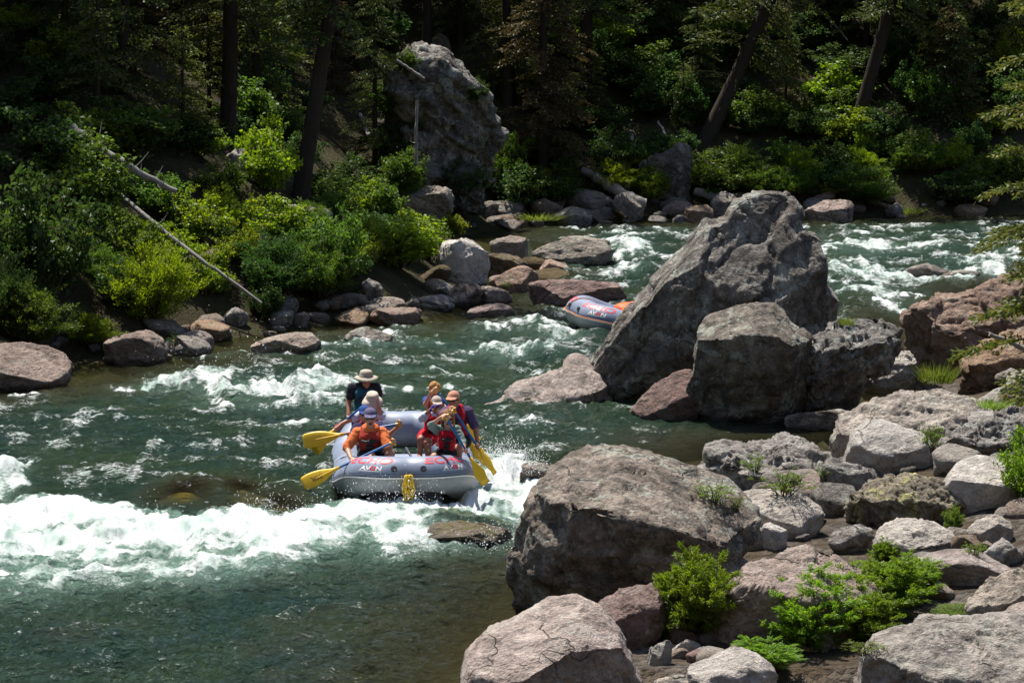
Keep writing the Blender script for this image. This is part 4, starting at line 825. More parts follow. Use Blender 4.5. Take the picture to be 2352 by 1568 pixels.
def hand(mb, wrist, grip, axis, r=.018, curl=1.0, side=1):   # palm and five fingers closed round an axis through grip
    ax = unit(axis); w = unit(np.asarray(grip) - wrist); out_ = unit(w - ax * np.dot(w, ax)); n = np.cross(ax, out_) * side
    pc = np.asarray(grip) - out_ * (r + .016)
    mb.capsule(wrist, pc - out_ * .03, .026, .028)
    for k, o in enumerate((-.027, -.009, .009, .027)):
        mb.capsule(pc - out_ * .03 + ax * o * .8, pc + ax * o, .015, .014)
        base = pc + ax * o; rr_ = r + .010; last = base; fl = (1, 1.08, 1.0, .85)[k]
        for a in (70, 150, 230):
            q = np.asarray(grip) + ax * o + rr_ * (-out_ * math.cos(R(a * fl)) + n * math.sin(R(a * fl))); mb.capsule(last, q, .0095, .0085, 8); last = q
    tb = pc - out_ * .025 + ax * .028; q = np.asarray(grip) + ax * .045 - n * (r + .006); mb.capsule(tb, q, .013, .011, 8); mb.capsule(q, np.asarray(grip) + ax * .035 + out_ * (r + .006), .0105, .009, 8)
def person(label, J, face, look, skin_m, pfd=None, shirt=None, sleeve=1.0, shorts=None, hat=None, glasses=True, hair=None, legs=True, scale=1.0, gloves=None, mouth=True, strap=True):
    """J: neck, pelvis, sl, sr, el, er, wl, wr, grips gl, gr with their axes, kl, kr, fl, fr; face = head centre"""
    base = np.asarray(J['pelvis'], float).copy(); base[2] -= .12; root = empty('person', base); tag(root, label, 'person')
    neck, pel = np.asarray(J['neck']), np.asarray(J['pelvis']); sl, sr = np.asarray(J['sl']), np.asarray(J['sr'])
    up = unit(neck - pel); side = unit(sr - sl); side = unit(side - up * np.dot(side, up)); fr = np.cross(side, up)   # fr points to the viewer
    if fr[1] > 0: fr = -fr
    lk = unit(look); hs = unit(np.cross(lk, [0, 0, 1.])); hs = hs if hs[0] > 0 else -hs; hu = unit(np.cross(hs, lk)); hu = hu if hu[2] > 0 else -hu
    k = scale; hc = np.asarray(face, float); sw = np.linalg.norm(sr - sl) / 2
    def O(v): return np.asarray(v, float) - base
    def ring(mb, c, w, d, h): mb.ell(O(c), [side * w, fr * d, up * h])
    b = MB()
    chest = neck * .72 + pel * .28; belly = neck * .36 + pel * .64
    ring(b, chest, sw * .86, .105 * k, .17 * k); ring(b, belly, sw * .74, .105 * k, .16 * k); ring(b, pel, sw * .80, .115 * k, .12 * k)
    b.capsule(O(sl), O(sr), .062 * k); b.capsule(O(neck - up * .05), O(hc - hu * .05 * k), .056 * k, .05 * k)
    # head: skull, jaw, nose, brow, ears, chin
    b.ell(O(hc + hu * .025 * k - lk * .012 * k), [hs * .074 * k, lk * .092 * k, hu * .095 * k]); b.ell(O(hc - hu * .04 * k + lk * .025 * k), [hs * .058 * k, lk * .066 * k, hu * .072 * k])
    b.capsule(O(hc + lk * .082 * k + hu * .015 * k), O(hc + lk * .104 * k - hu * .018 * k), .010 * k, .015 * k, 8); b.ell(O(hc - hu * .095 * k + lk * .062 * k), [hs * .025 * k, lk * .02 * k, hu * .018 * k])
    b.capsule(O(hc + hs * .04 * k + lk * .074 * k + hu * .032 * k), O(hc - hs * .04 * k + lk * .074 * k + hu * .032 * k), .014 * k)
    for s in (-1, 1): b.ell(O(hc + hs * s * .078 * k - lk * .005 * k - hu * .005 * k), [hs * .012 * k, lk * .02 * k, hu * .032 * k])
    for S, E, W, G, A, sd_ in (('sl', 'el', 'wl', 'gl', 'al', -1), ('sr', 'er', 'wr', 'gr', 'ar', 1)):
        if E not in J: continue
        b.capsule(O(J[S]), O(J[E]), .052 * k, .042 * k); b.capsule(O(J[E]), O(J[W]), .043 * k, .027 * k); hand(b, O(J[W]), O(J[G]), J[A], side=sd_)
    if legs:
        for H, K_, A in ((-1, 'kl', 'fl'), (1, 'kr', 'fr')):
            hip = pel + side * H * sw * .45; b.capsule(O(hip), O(J[K_]), .092 * k, .064 * k); b.capsule(O(J[K_]), O(J[A]), .060 * k, .040 * k)
            ft = np.asarray(J[A]); b.capsule(O(ft - [0, 0, .03]), O(ft + np.array([0, -.16, -.05])), .042 * k, .034 * k)
    bm = baked(b.mesh('b'), [('REMESH', dict(mode='VOXEL', voxel_size=.0095)), ('SMOOTH', dict(iterations=3, factor=.5))]); obj('body', bm, root, mat=skin_m)
    def cloth(name, mb, mat, vox=.013, it=3, wr=.0):
        me = baked(mb.mesh(name), [('REMESH', dict(mode='VOXEL', voxel_size=vox)), ('SMOOTH', dict(iterations=it, factor=.5))])
        if wr:
            n = len(me.vertices); co = np.zeros(n * 3, np.float32); me.vertices.foreach_get('co', co); co = co.reshape(-1, 3); nn = np.zeros(n * 3, np.float32); me.vertices.foreach_get('normal', nn)
            co = co + nn.reshape(-1, 3) * (wr * rid3(co * np.array([9, 9, 14]) + base, 2))[:, None]; me.vertices.foreach_set('co', co.astype(np.float32).ravel()); me.update()
        return obj(name, me, root, mat=mat)
    if shirt:
        m = MB(); ring(m, chest, sw * .90, .118 * k, .185 * k); ring(m, belly, sw * .80, .12 * k, .17 * k); m.capsule(O(sl), O(sr), .074 * k)
        m.capsule(O(neck - up * .10), O(neck - up * .01), .085 * k, .062 * k)
        for S, E, W in (('sl', 'el', 'wl'), ('sr', 'er', 'wr')):
            if E not in J: continue
            S_, E_, W_ = (np.asarray(J[q], float) for q in (S, E, W))
            if sleeve <= 1: m.capsule(O(S_), O(S_ + (E_ - S_) * sleeve), .070 * k, .062 * k)
            else: m.capsule(O(S_), O(E_), .068 * k, .058 * k); m.capsule(O(E_), O(E_ + (W_ - E_) * (sleeve - 1)), .057 * k, .042 * k)
        cloth('shirt', m, shirt, wr=.008)
    if pfd:
        m = MB(); mid = neck * .5 + pel * .5
        for t, w, d in ((.16, .86, .150), (.34, .92, .165), (.52, .95, .172), (.70, .93, .168), (.84, .80, .150)): ring(m, pel + (neck - pel) * t, sw * w, d * k, .075 * k)
        for s in (-1, 1): m.capsule(O(neck + side * s * sw * .52 - up * .10 + fr * .10 * k), O(neck + side * s * sw * .50 + up * .0), .058 * k, .045 * k); m.capsule(O(neck + side * s * sw * .50), O(neck + side * s * sw * .52 - up * .12 - fr * .09 * k), .045 * k, .055 * k)
        pj = cloth('life_jacket', m, pfd, .014, 3, .004)
        if strap:
            for t, w in ((.30, .34), (.50, .30), (.70, .62)):
                q = MB(); cc = pel + (neck - pel) * t; wi = sw * w; xs_ = np.linspace(-1, 1, 9)
                q.tube([O(cc + side * x * wi + fr * (.178 * k * math.sqrt(max(0, 1 - (x * w / .97) ** 2)) + .022)) for x in xs_], .019 * k, 6); obj('strap', q.mesh('strap'), pj, mat=M_BLACK)
                q = MB(); q.box(O(cc + fr * (.182 * k + .020)), [side * .042, fr * .014, up * .026]); obj('buckle', q.mesh('buckle', smooth=False), pj, mat=M_BLACK)
            q = MB(); q.tube([O(pel + (neck - pel) * t + fr * (.178 * k + .012)) for t in np.linspace(.18, .82, 8)], .012, 6); obj('zip', q.mesh('zip'), pj, mat=M_BLACK)
    if shorts:
        m = MB(); ring(m, pel, sw * .88, .13 * k, .125 * k)
        if legs:
            for H, K_ in ((-1, 'kl'), (1, 'kr')): hip = pel + side * H * sw * .45; m.capsule(O(hip), O(hip + (np.asarray(J[K_]) - hip) * .72), .105 * k, .088 * k)
        cloth('shorts', m, shorts, wr=.005)
    if glasses:
        m = MB()
        for s in (-1, 1): m.ell(O(hc + hs * s * .033 * k + lk * .094 * k + hu * .014 * k), [hs * .028 * k, lk * .010, hu * .019 * k], 12); m.capsule(O(hc + hs * s * .06 * k + lk * .085 * k + hu * .018 * k), O(hc + hs * s * .083 * k + hu * .015 * k), .005, n=6)
        m.capsule(O(hc - hs * .03 + lk * .10 * k + hu * .02 * k), O(hc + hs * .03 + lk * .10 * k + hu * .02 * k), .006, n=6); obj('sunglasses', m.mesh('sunglasses'), root, mat=plain('dark_lens', (.008, .007, .008), .12))
    if mouth:
        m = MB(); m.ell(O(hc - hu * .058 * k + lk * .082 * k), [hs * .026 * k, lk * .016, hu * .020 * k], 12); obj('mouth', m.mesh('mouth'), root, mat=plain('dark_mouth', (.10, .015, .015), .5))
    if hair:
        m = MB(); hm, kind = hair; rr = random.Random(int(hc[0] * 1000)); m.ell(O(hc + hu * .035 * k - lk * .025 * k), [hs * .088 * k, lk * .095 * k, hu * .098 * k])
        for q in range(60):
            a = rr.uniform(0, 6.28); e = rr.uniform(-.1, 1.3); v = hs * math.cos(a) * math.cos(e) * .092 + lk * (math.sin(a) * math.cos(e) * .092 - .028) + hu * (.035 + math.sin(e) * .1)
            if np.dot(v, lk) > .035 and e < .7: continue
            L = {'long': .17, 'mop': .05, 'short': .02}[kind] if e < .6 else .03; p0 = hc + v * k; m.capsule(O(p0), O(p0 + (unit(v) * .015 - hu * L) * k), .016 * k, .010 * k, 7)
        cloth('hair', m, hm, .009, 1)
    if hat:
        hm, kind = hat; m = MB(); top = hc + hu * .062 * k
        if kind == 'cap':
            m.ell(O(hc + hu * .050 * k - lk * .012 * k), [hs * .089 * k, lk * .106 * k, hu * .086 * k]); a = np.linspace(-1.15, 1.15, 9)
            for q in a: m.capsule(O(hc + hu * .052 * k + hs * math.sin(q) * .075 * k + lk * math.cos(q) * .085 * k), O(hc + hu * .036 * k + hs * math.sin(q) * .078 * k + lk * (.085 + .085 * math.cos(q)) * k), .010 * k, .008 * k, 8)
            cut = cloth('hat', m, hm, .009, 2); me = cut.data
            bmm = bmesh.new(); bmm.from_mesh(me); bmesh.ops.bisect_plane(bmm, geom=bmm.verts[:] + bmm.edges[:] + bmm.faces[:], plane_co=Vector(O(hc + hu * .028 * k)), plane_no=Vector(hu), clear_inner=True); bmm.to_mesh(me); bmm.free()
        else:
            bw = {'brim': .165, 'floppy': .15}[kind]; nn_ = 28; an = np.arange(nn_) * 2 * np.pi / nn_; prof = [(.0, .125), (.05, .124), (.078, .112), (.088, .08), (.094, .045), (.10, .035), (bw * .8, .028), (bw, .012 if kind == 'brim' else -.03), (bw, .004 if kind == 'brim' else -.038), (bw * .8, .020), (.092, .026)]
            V = []
            for r_, z_ in prof:
                wob = (.012 * np.cos(2 * an) if kind == 'brim' else .02 * np.sin(3 * an + 1)) * (1 if r_ > .11 else 0)
                V.append(hc + (hs[None] * (np.cos(an) * r_ * 1.02)[:, None] + lk[None] * (np.sin(an) * r_ * 1.08)[:, None] + hu[None] * (z_ + .012 + wob)[:, None]) * k)
            V = np.vstack(V) - base; mrow = len(prof); i = np.arange(mrow - 1)[:, None] * nn_; j = np.arange(nn_)[None]; k2 = (j + 1) % nn_
            ho = obj('hat', mesh_np('hat', V, np.stack([i + j, i + nn_ + j, i + nn_ + k2, i + k2], -1).reshape(-1, 4)), root, mat=hm)
            if kind == 'brim':
                m.tube([O(hc + (hs * math.cos(q) * .093 + lk * math.sin(q) * .099 + hu * .058) * k) for q in np.linspace(0, 2 * np.pi, 25)], .009, 6, False); obj('hat_band', m.mesh('hat_band'), ho, mat=plain('dull_band', (.2, .18, .15)))
    if gloves:
        for W, G, A, sd_ in (('wl', 'gl', 'al', -1), ('wr', 'gr', 'ar', 1)):
            if W not in J: continue
            m = MB(); g_ = np.asarray(J[G]); w_ = unit(g_ - np.asarray(J[W])); a_ = unit(J[A]); n_ = unit(np.cross(w_, a_)); m.ell(O(g_ - w_ * .02), [w_ * .058, a_ * .056, n_ * .046])
            for o_ in (-.03, -.01, .01, .03): m.capsule(O(g_ + a_ * o_ - w_ * .03 - n_ * .02), O(g_ + a_ * o_ + w_ * .03), .017, .014, 8)
            cloth('glove', m, gloves, .008, 1)
    return root
def fab(name, col, var=.15, sc=40, bump=.3): return plain(name, col, .85, var, sc, bump, .15)
F_ = dict(orange=fab('rust_orange_shirt', (.60, .15, .05)), rust=fab('faded_orange_life_jacket', (.36, .045, .03)), red=fab('red_life_jacket', (.46, .012, .025)), red2=fab('crimson_life_jacket', (.36, .014, .028)), char=fab('charcoal_shirt', (.022, .024, .032)),
          teal=fab('teal_life_jacket', (.02, .09, .13)), navy=fab('navy_shirt', (.035, .03, .075)), purple=fab('plum_shirt', (.075, .05, .11)), white=fab('pale_blue_shirt', (.5, .56, .68)), black=fab('black_shorts', (.02, .02, .022)), redsh=fab('red_shorts', (.45, .01, .02)),
          green=fab('mottled_green_shirt', (.16, .22, .2), .7, 60), khaki=fab('khaki_hat', (.36, .32, .255)), cream=fab('cream_hat', (.50, .43, .35)), plaid=fab('plaid_cap', (.11, .10, .17), .9, 26), bcap=fab('blue_cap', (.03, .06, .2)), tcap=fab('terracotta_cap', (.46, .22, .15)), camo=fab('grey_tan_cap', (.36, .30, .25), .6, 14),
          orpfd=fab('orange_life_jacket', (.66, .13, .02)), pinkg=fab('pink_gloves', (.6, .03, .2)), blueg=fab('blue_gloves', (.01, .03, .3)), blond=fab('sandy_hair', (.42, .22, .08), .4, 30), brown=fab('light_brown_hair', (.22, .12, .065), .4, 30))
X1 = lambda a, b: unit(np.asarray(b) - np.asarray(a))
# paddles: grip end, blade tip (picture points, metres behind the raft centre)
PD = {}
def pad(key, label, g, t, **kw): PD[key] = (c1(*g), c1(*t)); paddle(label, PD[key][0], PD[key][1], **kw)
def along(key, cx_):                         # point of a paddle at picture column cx_
    g, t = PD[key]; lo, hi = 0., 1.; vx = 660.3 + cx_ * .21973
    f = lambda s: (CX + FX * ((g + (t - g) * s)[0]) / ((g + (t - g) * s - EYE) @ FWD))
    for _ in range(40):
        m = (lo + hi) / 2
        if (f(m) < vx) == (f(1.) > f(0.)): lo = m
        else: hi = m
    return g + (t - g) * lo
pad('A', 'yellow-bladed paddle held low across the lap of the front left paddler', (1112, 905, -1.55), (160, 1350, -1.75), txt='JIOT', flat=(.1, -1, .5), blade_len=.56)
pad('B', 'paddle with blue shaft stretched level behind the front left paddler', (1175, 715, -.75), (165, 905, -.65), txt=None, flat=(0, -1, .35), blade_len=.60, width=.115)
pad('C', 'paddle slanting down from the raised hand of the floppy-hatted paddler', (895, 437, .05), (255, 985, .1), txt='JIOT', flat=(-.35, -1, .1), blade_len=.46, width=.125)
pad('D', 'paddle raised by the long-haired girl at the front right', (1652, 640, -1.75), (2075, 1345, -1.7), flat=(.3, -1, .2), blade_len=.44, width=.07)
pad('E', 'paddle of the bespectacled man digging into the splash', (1735, 570, -.85), (2140, 1190, -.75), flat=(.9, -.6, .2), blade_len=.36, width=.055)
pad('F', 'paddle of the blue-gloved paddler, blade in the water behind the right tube', (1545, 548, -.45), (2075, 1105, -.35), flat=(.35, -1, .2), blade_len=.42, width=.075)
pad('G', 'paddle of the fair-haired child at the back right', (1535, 360, .35), (1945, 850, .4), flat=(.5, -1, .2), blade_len=.34, width=.07)
def J_(**k):
    return {a: (c1(*b) if isinstance(b, tuple) else b) for a, b in k.items()}
def axis(key): g, t = PD[key]; return unit(t - g)
def cross_axis(key): d = axis(key); return unit(np.cross(d, [0, -1, .25]))
# front left
J = J_(neck=(865, 765, -1.12), pelvis=(870, 1035, -1.02), sl=(728, 815, -1.1), sr=(995, 815, -1.1), el=(620, 965, -1.25), er=(1050, 970, -1.3), wl=(662, 1075, -1.5), wr=(1085, 950, -1.45), kl=(885, 1075, -1.40), kr=(1075, 1030, -1.35), fl=(900, 1220, -1.35), fr=(1060, 1200, -1.3))
J.update(gl=along('A', 690), al=axis('A'), gr=PD['A'][0], ar=cross_axis('A'))
person('shouting paddler in rust orange shirt and patterned cap at the front left', J, c1(865, 655, -1.25), (.05, -1, -.08), SKIN, F_['rust'], F_['orange'], 1.15, F_['black'], (F_['plaid'], 'cap'), scale=1.08)
# behind, mostly hidden
J = J_(neck=(835, 715, -.35), pelvis=(850, 960, -.2), sl=(730, 760, -.35), sr=(960, 745, -.35), el=(650, 870, -.5), er=(1060, 835, -.55), wl=(655, 830, -.62), wr=(1150, 755, -.7), kl=(830, 960, -.75), kr=(930, 960, -.75), fl=(830, 1100, -.7), fr=(930, 1100, -.7))
J.update(gl=along('B', 640), al=axis('B'), gr=PD['B'][0], ar=cross_axis('B'))
person('paddler in a blue cap nearly hidden behind the orange-shirted one', J, c1(812, 620, -.4), (.1, -1, -.05), SKIN, F_['red2'], F_['navy'], .5, F_['black'], (F_['bcap'], 'cap'))
# floppy hat
J = J_(neck=(880, 560, .25), pelvis=(830, 830, .45), sl=(770, 610, .25), sr=(960, 610, .25), el=(690, 660, .1), er=(962, 615, .05), wl=(570, 715, .05), wr=(930, 475, .05), kl=(800, 850, 0), kr=(900, 850, 0), fl=(800, 1000, 0), fr=(900, 1000, 0))
J['er'] = c1(985, 640, .0); J.update(gl=along('C', 515), al=axis('C'), gr=PD['C'][0], ar=cross_axis('C'))
person('paddler in a cream floppy hat and pink gloves with one arm raised', J, c1(888, 480, .12), (.05, -1, -.45), SKIN, F_['red'], F_['white'], .9, F_['black'], (F_['cream'], 'floppy'), gloves=F_['pinkg'], mouth=False)
# guide
J = J_(neck=(815, 318, 1.15), pelvis=(800, 690, 1.25), sl=(685, 345, 1.15), sr=(925, 345, 1.15), el=(640, 480, 1.15), er=(965, 480, 1.1), wl=(640, 615, 1.0), wr=(930, 600, .95), kl=(740, 800, .85), kr=(880, 800, .85), fl=(740, 960, .8), fr=(880, 960, .8))
J.update(gl=c1(640, 660, .95), al=np.array([1., 0, 0]), gr=c1(900, 625, .9), ar=np.array([1., 0, 0]))
person('guide in wide-brimmed khaki hat and dark shirt at the stern', J, c1(822, 255, 1.1), (.12, -1, -.05), SKIN_D, F_['teal'], F_['char'], .6, F_['black'], (F_['khaki'], 'brim'), mouth=False, scale=1.05)
# girl front right
J = J_(neck=(1672, 752, -1.3), pelvis=(1660, 1030, -1.2), sl=(1565, 780, -1.3), sr=(1765, 780, -1.3), el=(1500, 735, -1.55), er=(1830, 900, -1.4), wl=(1590, 660, -1.7), wr=(1852, 985, -1.6), kl=(1530, 1065, -1.5), kr=(1620, 1085, -1.5), fl=(1540, 1240, -1.4), fr=(1630, 1240, -1.4))
J.update(gl=PD['D'][0], al=cross_axis('D'), gr=along('D', 1868), ar=axis('D'))
person('long-haired girl with open mouth at the front right', J, c1(1678, 668, -1.42), (.0, -1, -.05), SKIN, F_['red'], F_['green'], 1.35, F_['black'], None, hair=(F_['brown'], 'long'), scale=.9)
# man with cap and glasses
J = J_(neck=(1755, 545, -.5), pelvis=(1800, 900, -.4), sl=(1665, 590, -.5), sr=(1885, 590, -.5), el=(1600, 625, -.7), er=(1965, 760, -.55), wl=(1690, 562, -.8), wr=(1985, 905, -.6), kl=(1700, 960, -.85), kr=(1790, 980, -.85), fl=(1700, 1120, -.8), fr=(1790, 1120, -.8))
J.update(gl=PD['E'][0], al=cross_axis('E'), gr=along('E', 1985), ar=axis('E'))
person('man with terracotta cap and dark glasses on the right tube', J, c1(1735, 470, -.58), (-.35, -1, -.08), SKIN_D, F_['red2'], F_['purple'], .85, F_['black'], (F_['tcap'], 'cap'), mouth=False)
# blue gloves
J = J_(neck=(1545, 600, -.05), pelvis=(1480, 840, .1), sl=(1445, 640, -.05), sr=(1620, 640, -.05), el=(1405, 660, -.25), er=(1690, 740, -.2), wl=(1490, 575, -.4), wr=(1730, 745, -.35), kl=(1395, 880, -.35), kr=(1465, 915, -.4), fl=(1385, 1030, -.35), fr=(1470, 1080, -.4))
J.update(gl=PD['F'][0], al=cross_axis('F'), gr=along('F', 1740), ar=axis('F'))
person('paddler in grey tan cap, pale sleeves and blue gloves in the middle right', J, c1(1560, 515, -.15), (.15, -1, -.1), SKIN_D, F_['red'], F_['white'], 1.5, F_['redsh'], (F_['camo'], 'cap'), gloves=F_['blueg'], scale=.92)
# child
J = J_(neck=(1530, 430, .75), pelvis=(1530, 690, .85), sl=(1455, 475, .75), sr=(1600, 475, .75), el=(1440, 520, .55), er=(1660, 560, .6), wl=(1500, 395, .4), wr=(1680, 545, .45), kl=(1480, 730, .4), kr=(1570, 730, .4), fl=(1480, 880, .4), fr=(1570, 880, .4))
J.update(gl=PD['G'][0], al=cross_axis('G'), gr=along('G', 1690), ar=axis('G'))
person('fair-haired child in orange life jacket at the back right', J, c1(1540, 365, .68), (.1, -1, -.25), SKIN, F_['orpfd'], F_['bcap'], .4, F_['black'], None, hair=(F_['blond'], 'mop'), scale=.85, glasses=False, mouth=False)
# ------------------------------------------------------------------ vegetation
def leaves(P, D, L, W, rs, droop=0.0):       # diamond leaves at P along D
    n = len(P); D = D / (np.linalg.norm(D, axis=1)[:, None] + 1e-9); r = rs.normal(size=(n, 3)); S = np.cross(D, r); S /= np.linalg.norm(S, axis=1)[:, None] + 1e-9
    L = np.broadcast_to(L, n)[:, None]; W = np.broadcast_to(W, n)[:, None]; dr = np.array([0, 0, -1.0]) * droop * L
    V = np.stack([P, P + D * L * .45 + S * W, P + D * L + dr, P + D * L * .45 - S * W], 1).reshape(-1, 3)
    return V, np.arange(n * 4).reshape(-1, 4)
def leaf_mesh(name, P, D, L, W, seed, droop=0.0, mat=None):
    rs = np.random.RandomState(seed); V, F = leaves(np.asarray(P), np.asarray(D), L, W, rs, droop)
    me = mesh_np(name, V, F, False, {'lr': np.repeat(rs.rand(len(F)), 4)})
    if mat: me.materials.append(mat)
    return me
LM = {'fir': leaf_mat('fir_needles', (.038, .060, .018), (.10, .115, .03), .35), 'firlight': leaf_mat('light_fir_needles', (.06, .075, .018), (.12, .13, .03), .35), 'brownfir': leaf_mat('browning_fir_needles', (.045, .042, .016), (.10, .065, .026), .3),
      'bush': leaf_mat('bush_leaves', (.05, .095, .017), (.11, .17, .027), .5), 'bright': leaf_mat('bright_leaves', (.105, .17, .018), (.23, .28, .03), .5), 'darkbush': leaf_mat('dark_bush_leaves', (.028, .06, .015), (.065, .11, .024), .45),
      'willow': leaf_mat('willow_leaves', (.09, .165, .02), (.20, .28, .035), .5), 'grass': leaf_mat('grass_blades', (.09, .15, .025), (.19, .24, .05), .45), 'tips': leaf_mat('orange_tipped_needles', (.06, .10, .02), (.16, .145, .035), .35), 'moss': leaf_mat('yellow_leaves', (.14, .17, .02), (.22, .24, .035), .5)}
BARK = bark_mat('dark_fir_bark', (.03, .024, .019), (.075, .06, .048)); DEAD = bark_mat('bleached_wood', (.19, .175, .16), (.36, .34, .31)); TWIG = bark_mat('brown_twigs', (.05, .035, .022), (.10, .075, .05))
def fir(seed, H, base, Lmax, r0, dens=1.0, whorl=.30, dead=0):
    """trunk and crown meshes of a conifer standing at the origin"""
    rs = np.random.RandomState(seed); tm = MB(); zz = np.linspace(-.5, H, 14)
    bend = np.cumsum(rs.normal(size=(14, 2)) * .02 * H / 14, 0); C = np.stack([bend[:, 0], bend[:, 1], zz], 1)
    tm.tube(C, r0 * (1 - np.clip(zz / H, 0, 1)) ** .8 + .012 + .06 * r0 * np.exp(-zz * 3).clip(0, 3), 9)
    P, D, Ls = [], [], []
    def axis_at(z): return np.array([np.interp(z, zz, C[:, 0]), np.interp(z, zz, C[:, 1]), z])
    z = base
    while z < H - .2:
        f = (z - base) / (H - base); up = z > 8.0
        for _ in range(rs.randint(3, 6) if not up else rs.randint(3, 5)):
            L = Lmax * (1 - f) ** .75 * rs.uniform(.55, 1.1) + .15; az = rs.rand() * 6.283; o = np.array([math.cos(az), math.sin(az), 0]); zb = z + rs.uniform(-.15, .15)
            t = np.linspace(0, 1, 6); ri = rs.uniform(-.05, .25) * (0.3 + f); B_ = axis_at(zb) + o * (L * t)[:, None] + np.array([0, 0, 1.0]) * (L * (ri * t - .55 * t ** 2 + .22 * t ** 3))[:, None]
            tm.tube(B_, .006 + .016 * r0 / .15 * L / Lmax * (1 - t) + .002, 3, False)
            s = .14; step = .085 / dens if not up else .17 / dens
            while s < 1:
                q = np.array([np.interp(s, t, B_[:, k]) for k in range(3)]); dirb = o * .8 + np.array([0, 0, -.25])
                for sd_ in (-1, 1):
                    tl = (.16 + .42 * L * (1 - s) * (.5 + s)) * rs.uniform(.6, 1.15); td = unit(o * .75 + sd_ * np.array([-o[1], o[0], 0]) * .8 + np.array([0, 0, rs.uniform(-.45, .05)]))
                    n = max(1, int(tl / (.075 if not up else .15)))
                    u = (np.arange(n) + .3) / n; P.append(q + td * (u * tl)[:, None] + rs.normal(size=(n, 3)) * .012); D.append(np.tile(td, (n, 1)) + rs.normal(size=(n, 3)) * .38); Ls.append(np.full(n, .125 if not up else .24))
                s += step / max(L, .3)
        z += whorl * rs.uniform(.7, 1.3)
    for _ in range(dead):                     # bare lower twigs
        zb = rs.uniform(.6, max(base, 3.)); az = rs.rand() * 6.283; o = np.array([math.cos(az), math.sin(az), 0]); L = rs.uniform(.4, 1.5); t = np.linspace(0, 1, 5)
        tm.tube(axis_at(zb) + o * (L * t)[:, None] + np.array([0, 0, -1.]) * (L * .3 * t ** 1.6)[:, None], .012 * (1 - t) + .003, 3, False)
    Ls = np.concatenate(Ls)
    return tm, np.vstack(P), np.vstack(D), Ls
FIR = []
for k, (H, b, L, r, dn) in enumerate([(13, .9, 2.1, .17, 1.), (15, 2.6, 1.9, .20, .9), (11, .5, 1.7, .13, 1.), (16, 4.2, 2.0, .21, .9)]):
    tm, P, D, Ls = fir(40 + k, H, b, L, r, dn, .33, 14); me = tm.mesh('trunk'); me.materials.append(BARK)
    FIR.append((me, {m: leaf_mesh('crown', P, D, Ls, Ls * .22, 60 + k, .15, LM[m]) for m in (('fir',) if k else ('fir', 'brownfir'))}))
tm, P, D, Ls = fir(77, 3.6, .15, 1.0, .06, 1.25, .20); me = tm.mesh('trunk'); me.materials.append(BARK); SMALL = (me, {m: leaf_mesh('crown', P, D, Ls * .9, Ls * .18, 71, .1, LM[m]) for m in ('fir', 'firlight', 'brownfir')})
def tree(label, vx, vy, proto, rz, sc=1.0, lean=(0, 0), mat='fir', group=None, pos=None, cat='tree', name='fir_tree'):
    p = hit(vx, vy) if pos is None else np.asarray(pos); t, cr = proto; root = empty(name, (p[0], p[1], ground(p[0], p[1]) - .05)); root.scale = (sc,) * 3; root.rotation_euler = (lean[1], lean[0], 0)
    a = obj('trunk', t, root); b_ = obj('crown', cr.get(mat, cr['fir']), root); a.rotation_euler.z = b_.rotation_euler.z = rz
    return tag(root, label, cat, group)
tree('leaning dark fir with a crooked trunk on the left bank', 688, 452, FIR[3], .3, .8, (R(9), 0))
tree('tall straight dark fir left of the leaning one', 521, 335, FIR[1], 1.2, .85, (R(1.5), 0))
tree('dark fir with hanging boughs just right of the tall straight one', 590, 285, FIR[0], 2.0, .6)
tree('fir leaning right above the far shore bushes', 1622, 318, FIR[1], .8, .9, (R(24), 0))
tree('slim fir leaning right at the far right of the far bank', 1955, 322, FIR[3], 2.5, .8, (R(16), 0))
tree('pale green young fir glowing in the sun on the left slope', 480, 300, SMALL, .4, .75, mat='firlight', name='young_fir')
tree('olive young fir in front of the tall straight trunk', 420, 330, SMALL, 1.9, .7, mat='firlight', name='young_fir')
tree('low-boughed brownish fir on the far bank left of the slanting rock', 1250, 405, FIR[0], .9, .7, mat='brownfir')
tree('low-boughed fir overlapping the left side of the rock outcrop', 862, 400, FIR[2], 1.1, .5)
tree('young fir at the left foot of the rock outcrop', 905, 405, SMALL, .6, .55, mat='fir', name='young_fir')
tree('broad dark fir rising behind the rock outcrop', 1165, 250, FIR[0], 1.5, .7)
tree('pale trunked fir standing on the far bank above the second raft', 1345, 220, FIR[1], .2, .8)
rr = random.Random(3)
used = []
def forest(n, x0, x1, y0, y1, label, group, gap=1.0, protos=(0, 1, 2, 3), smax=1.15, dmin=5.5):
    k = 0; tr = 0
    while k < n and tr < n * 30:
        tr += 1; x, y = rr.uniform(x0, x1), rr.uniform(y0, y1); d = bank_l(np.array([x]), np.array([y]))[0]
        if d < dmin + 2.0 * pn2(np.array([x * .3]), np.array([.5]))[0] or any((x - a) ** 2 + (y - b) ** 2 < gap * gap for a, b in used): continue
        px = CX + FX * x / y
        if 880 < px < 1010 and y < 83: continue
        used.append((x, y)); m = 'brownfir' if rr.random() < .12 else 'fir'
        pk = rr.choice(protos) if m == 'fir' else 0; sc_ = rr.uniform(.42, smax); side_ = 'left part' if px < (440 if x1 < 0 else 1600) else 'right part'
        tree(('browning ' if m != 'fir' else 'dark ') + ('low-boughed ' if pk in (0, 2) else 'bare-stemmed ') + ('slender ' if sc_ < .54 else '') + label + ', ' + side_, 0, 0, FIR[pk], rr.uniform(0, 6.28), sc_, (R(rr.uniform(-3, 3)), R(rr.uniform(-3, 3))), m, group, (x, y, 0)); k += 1
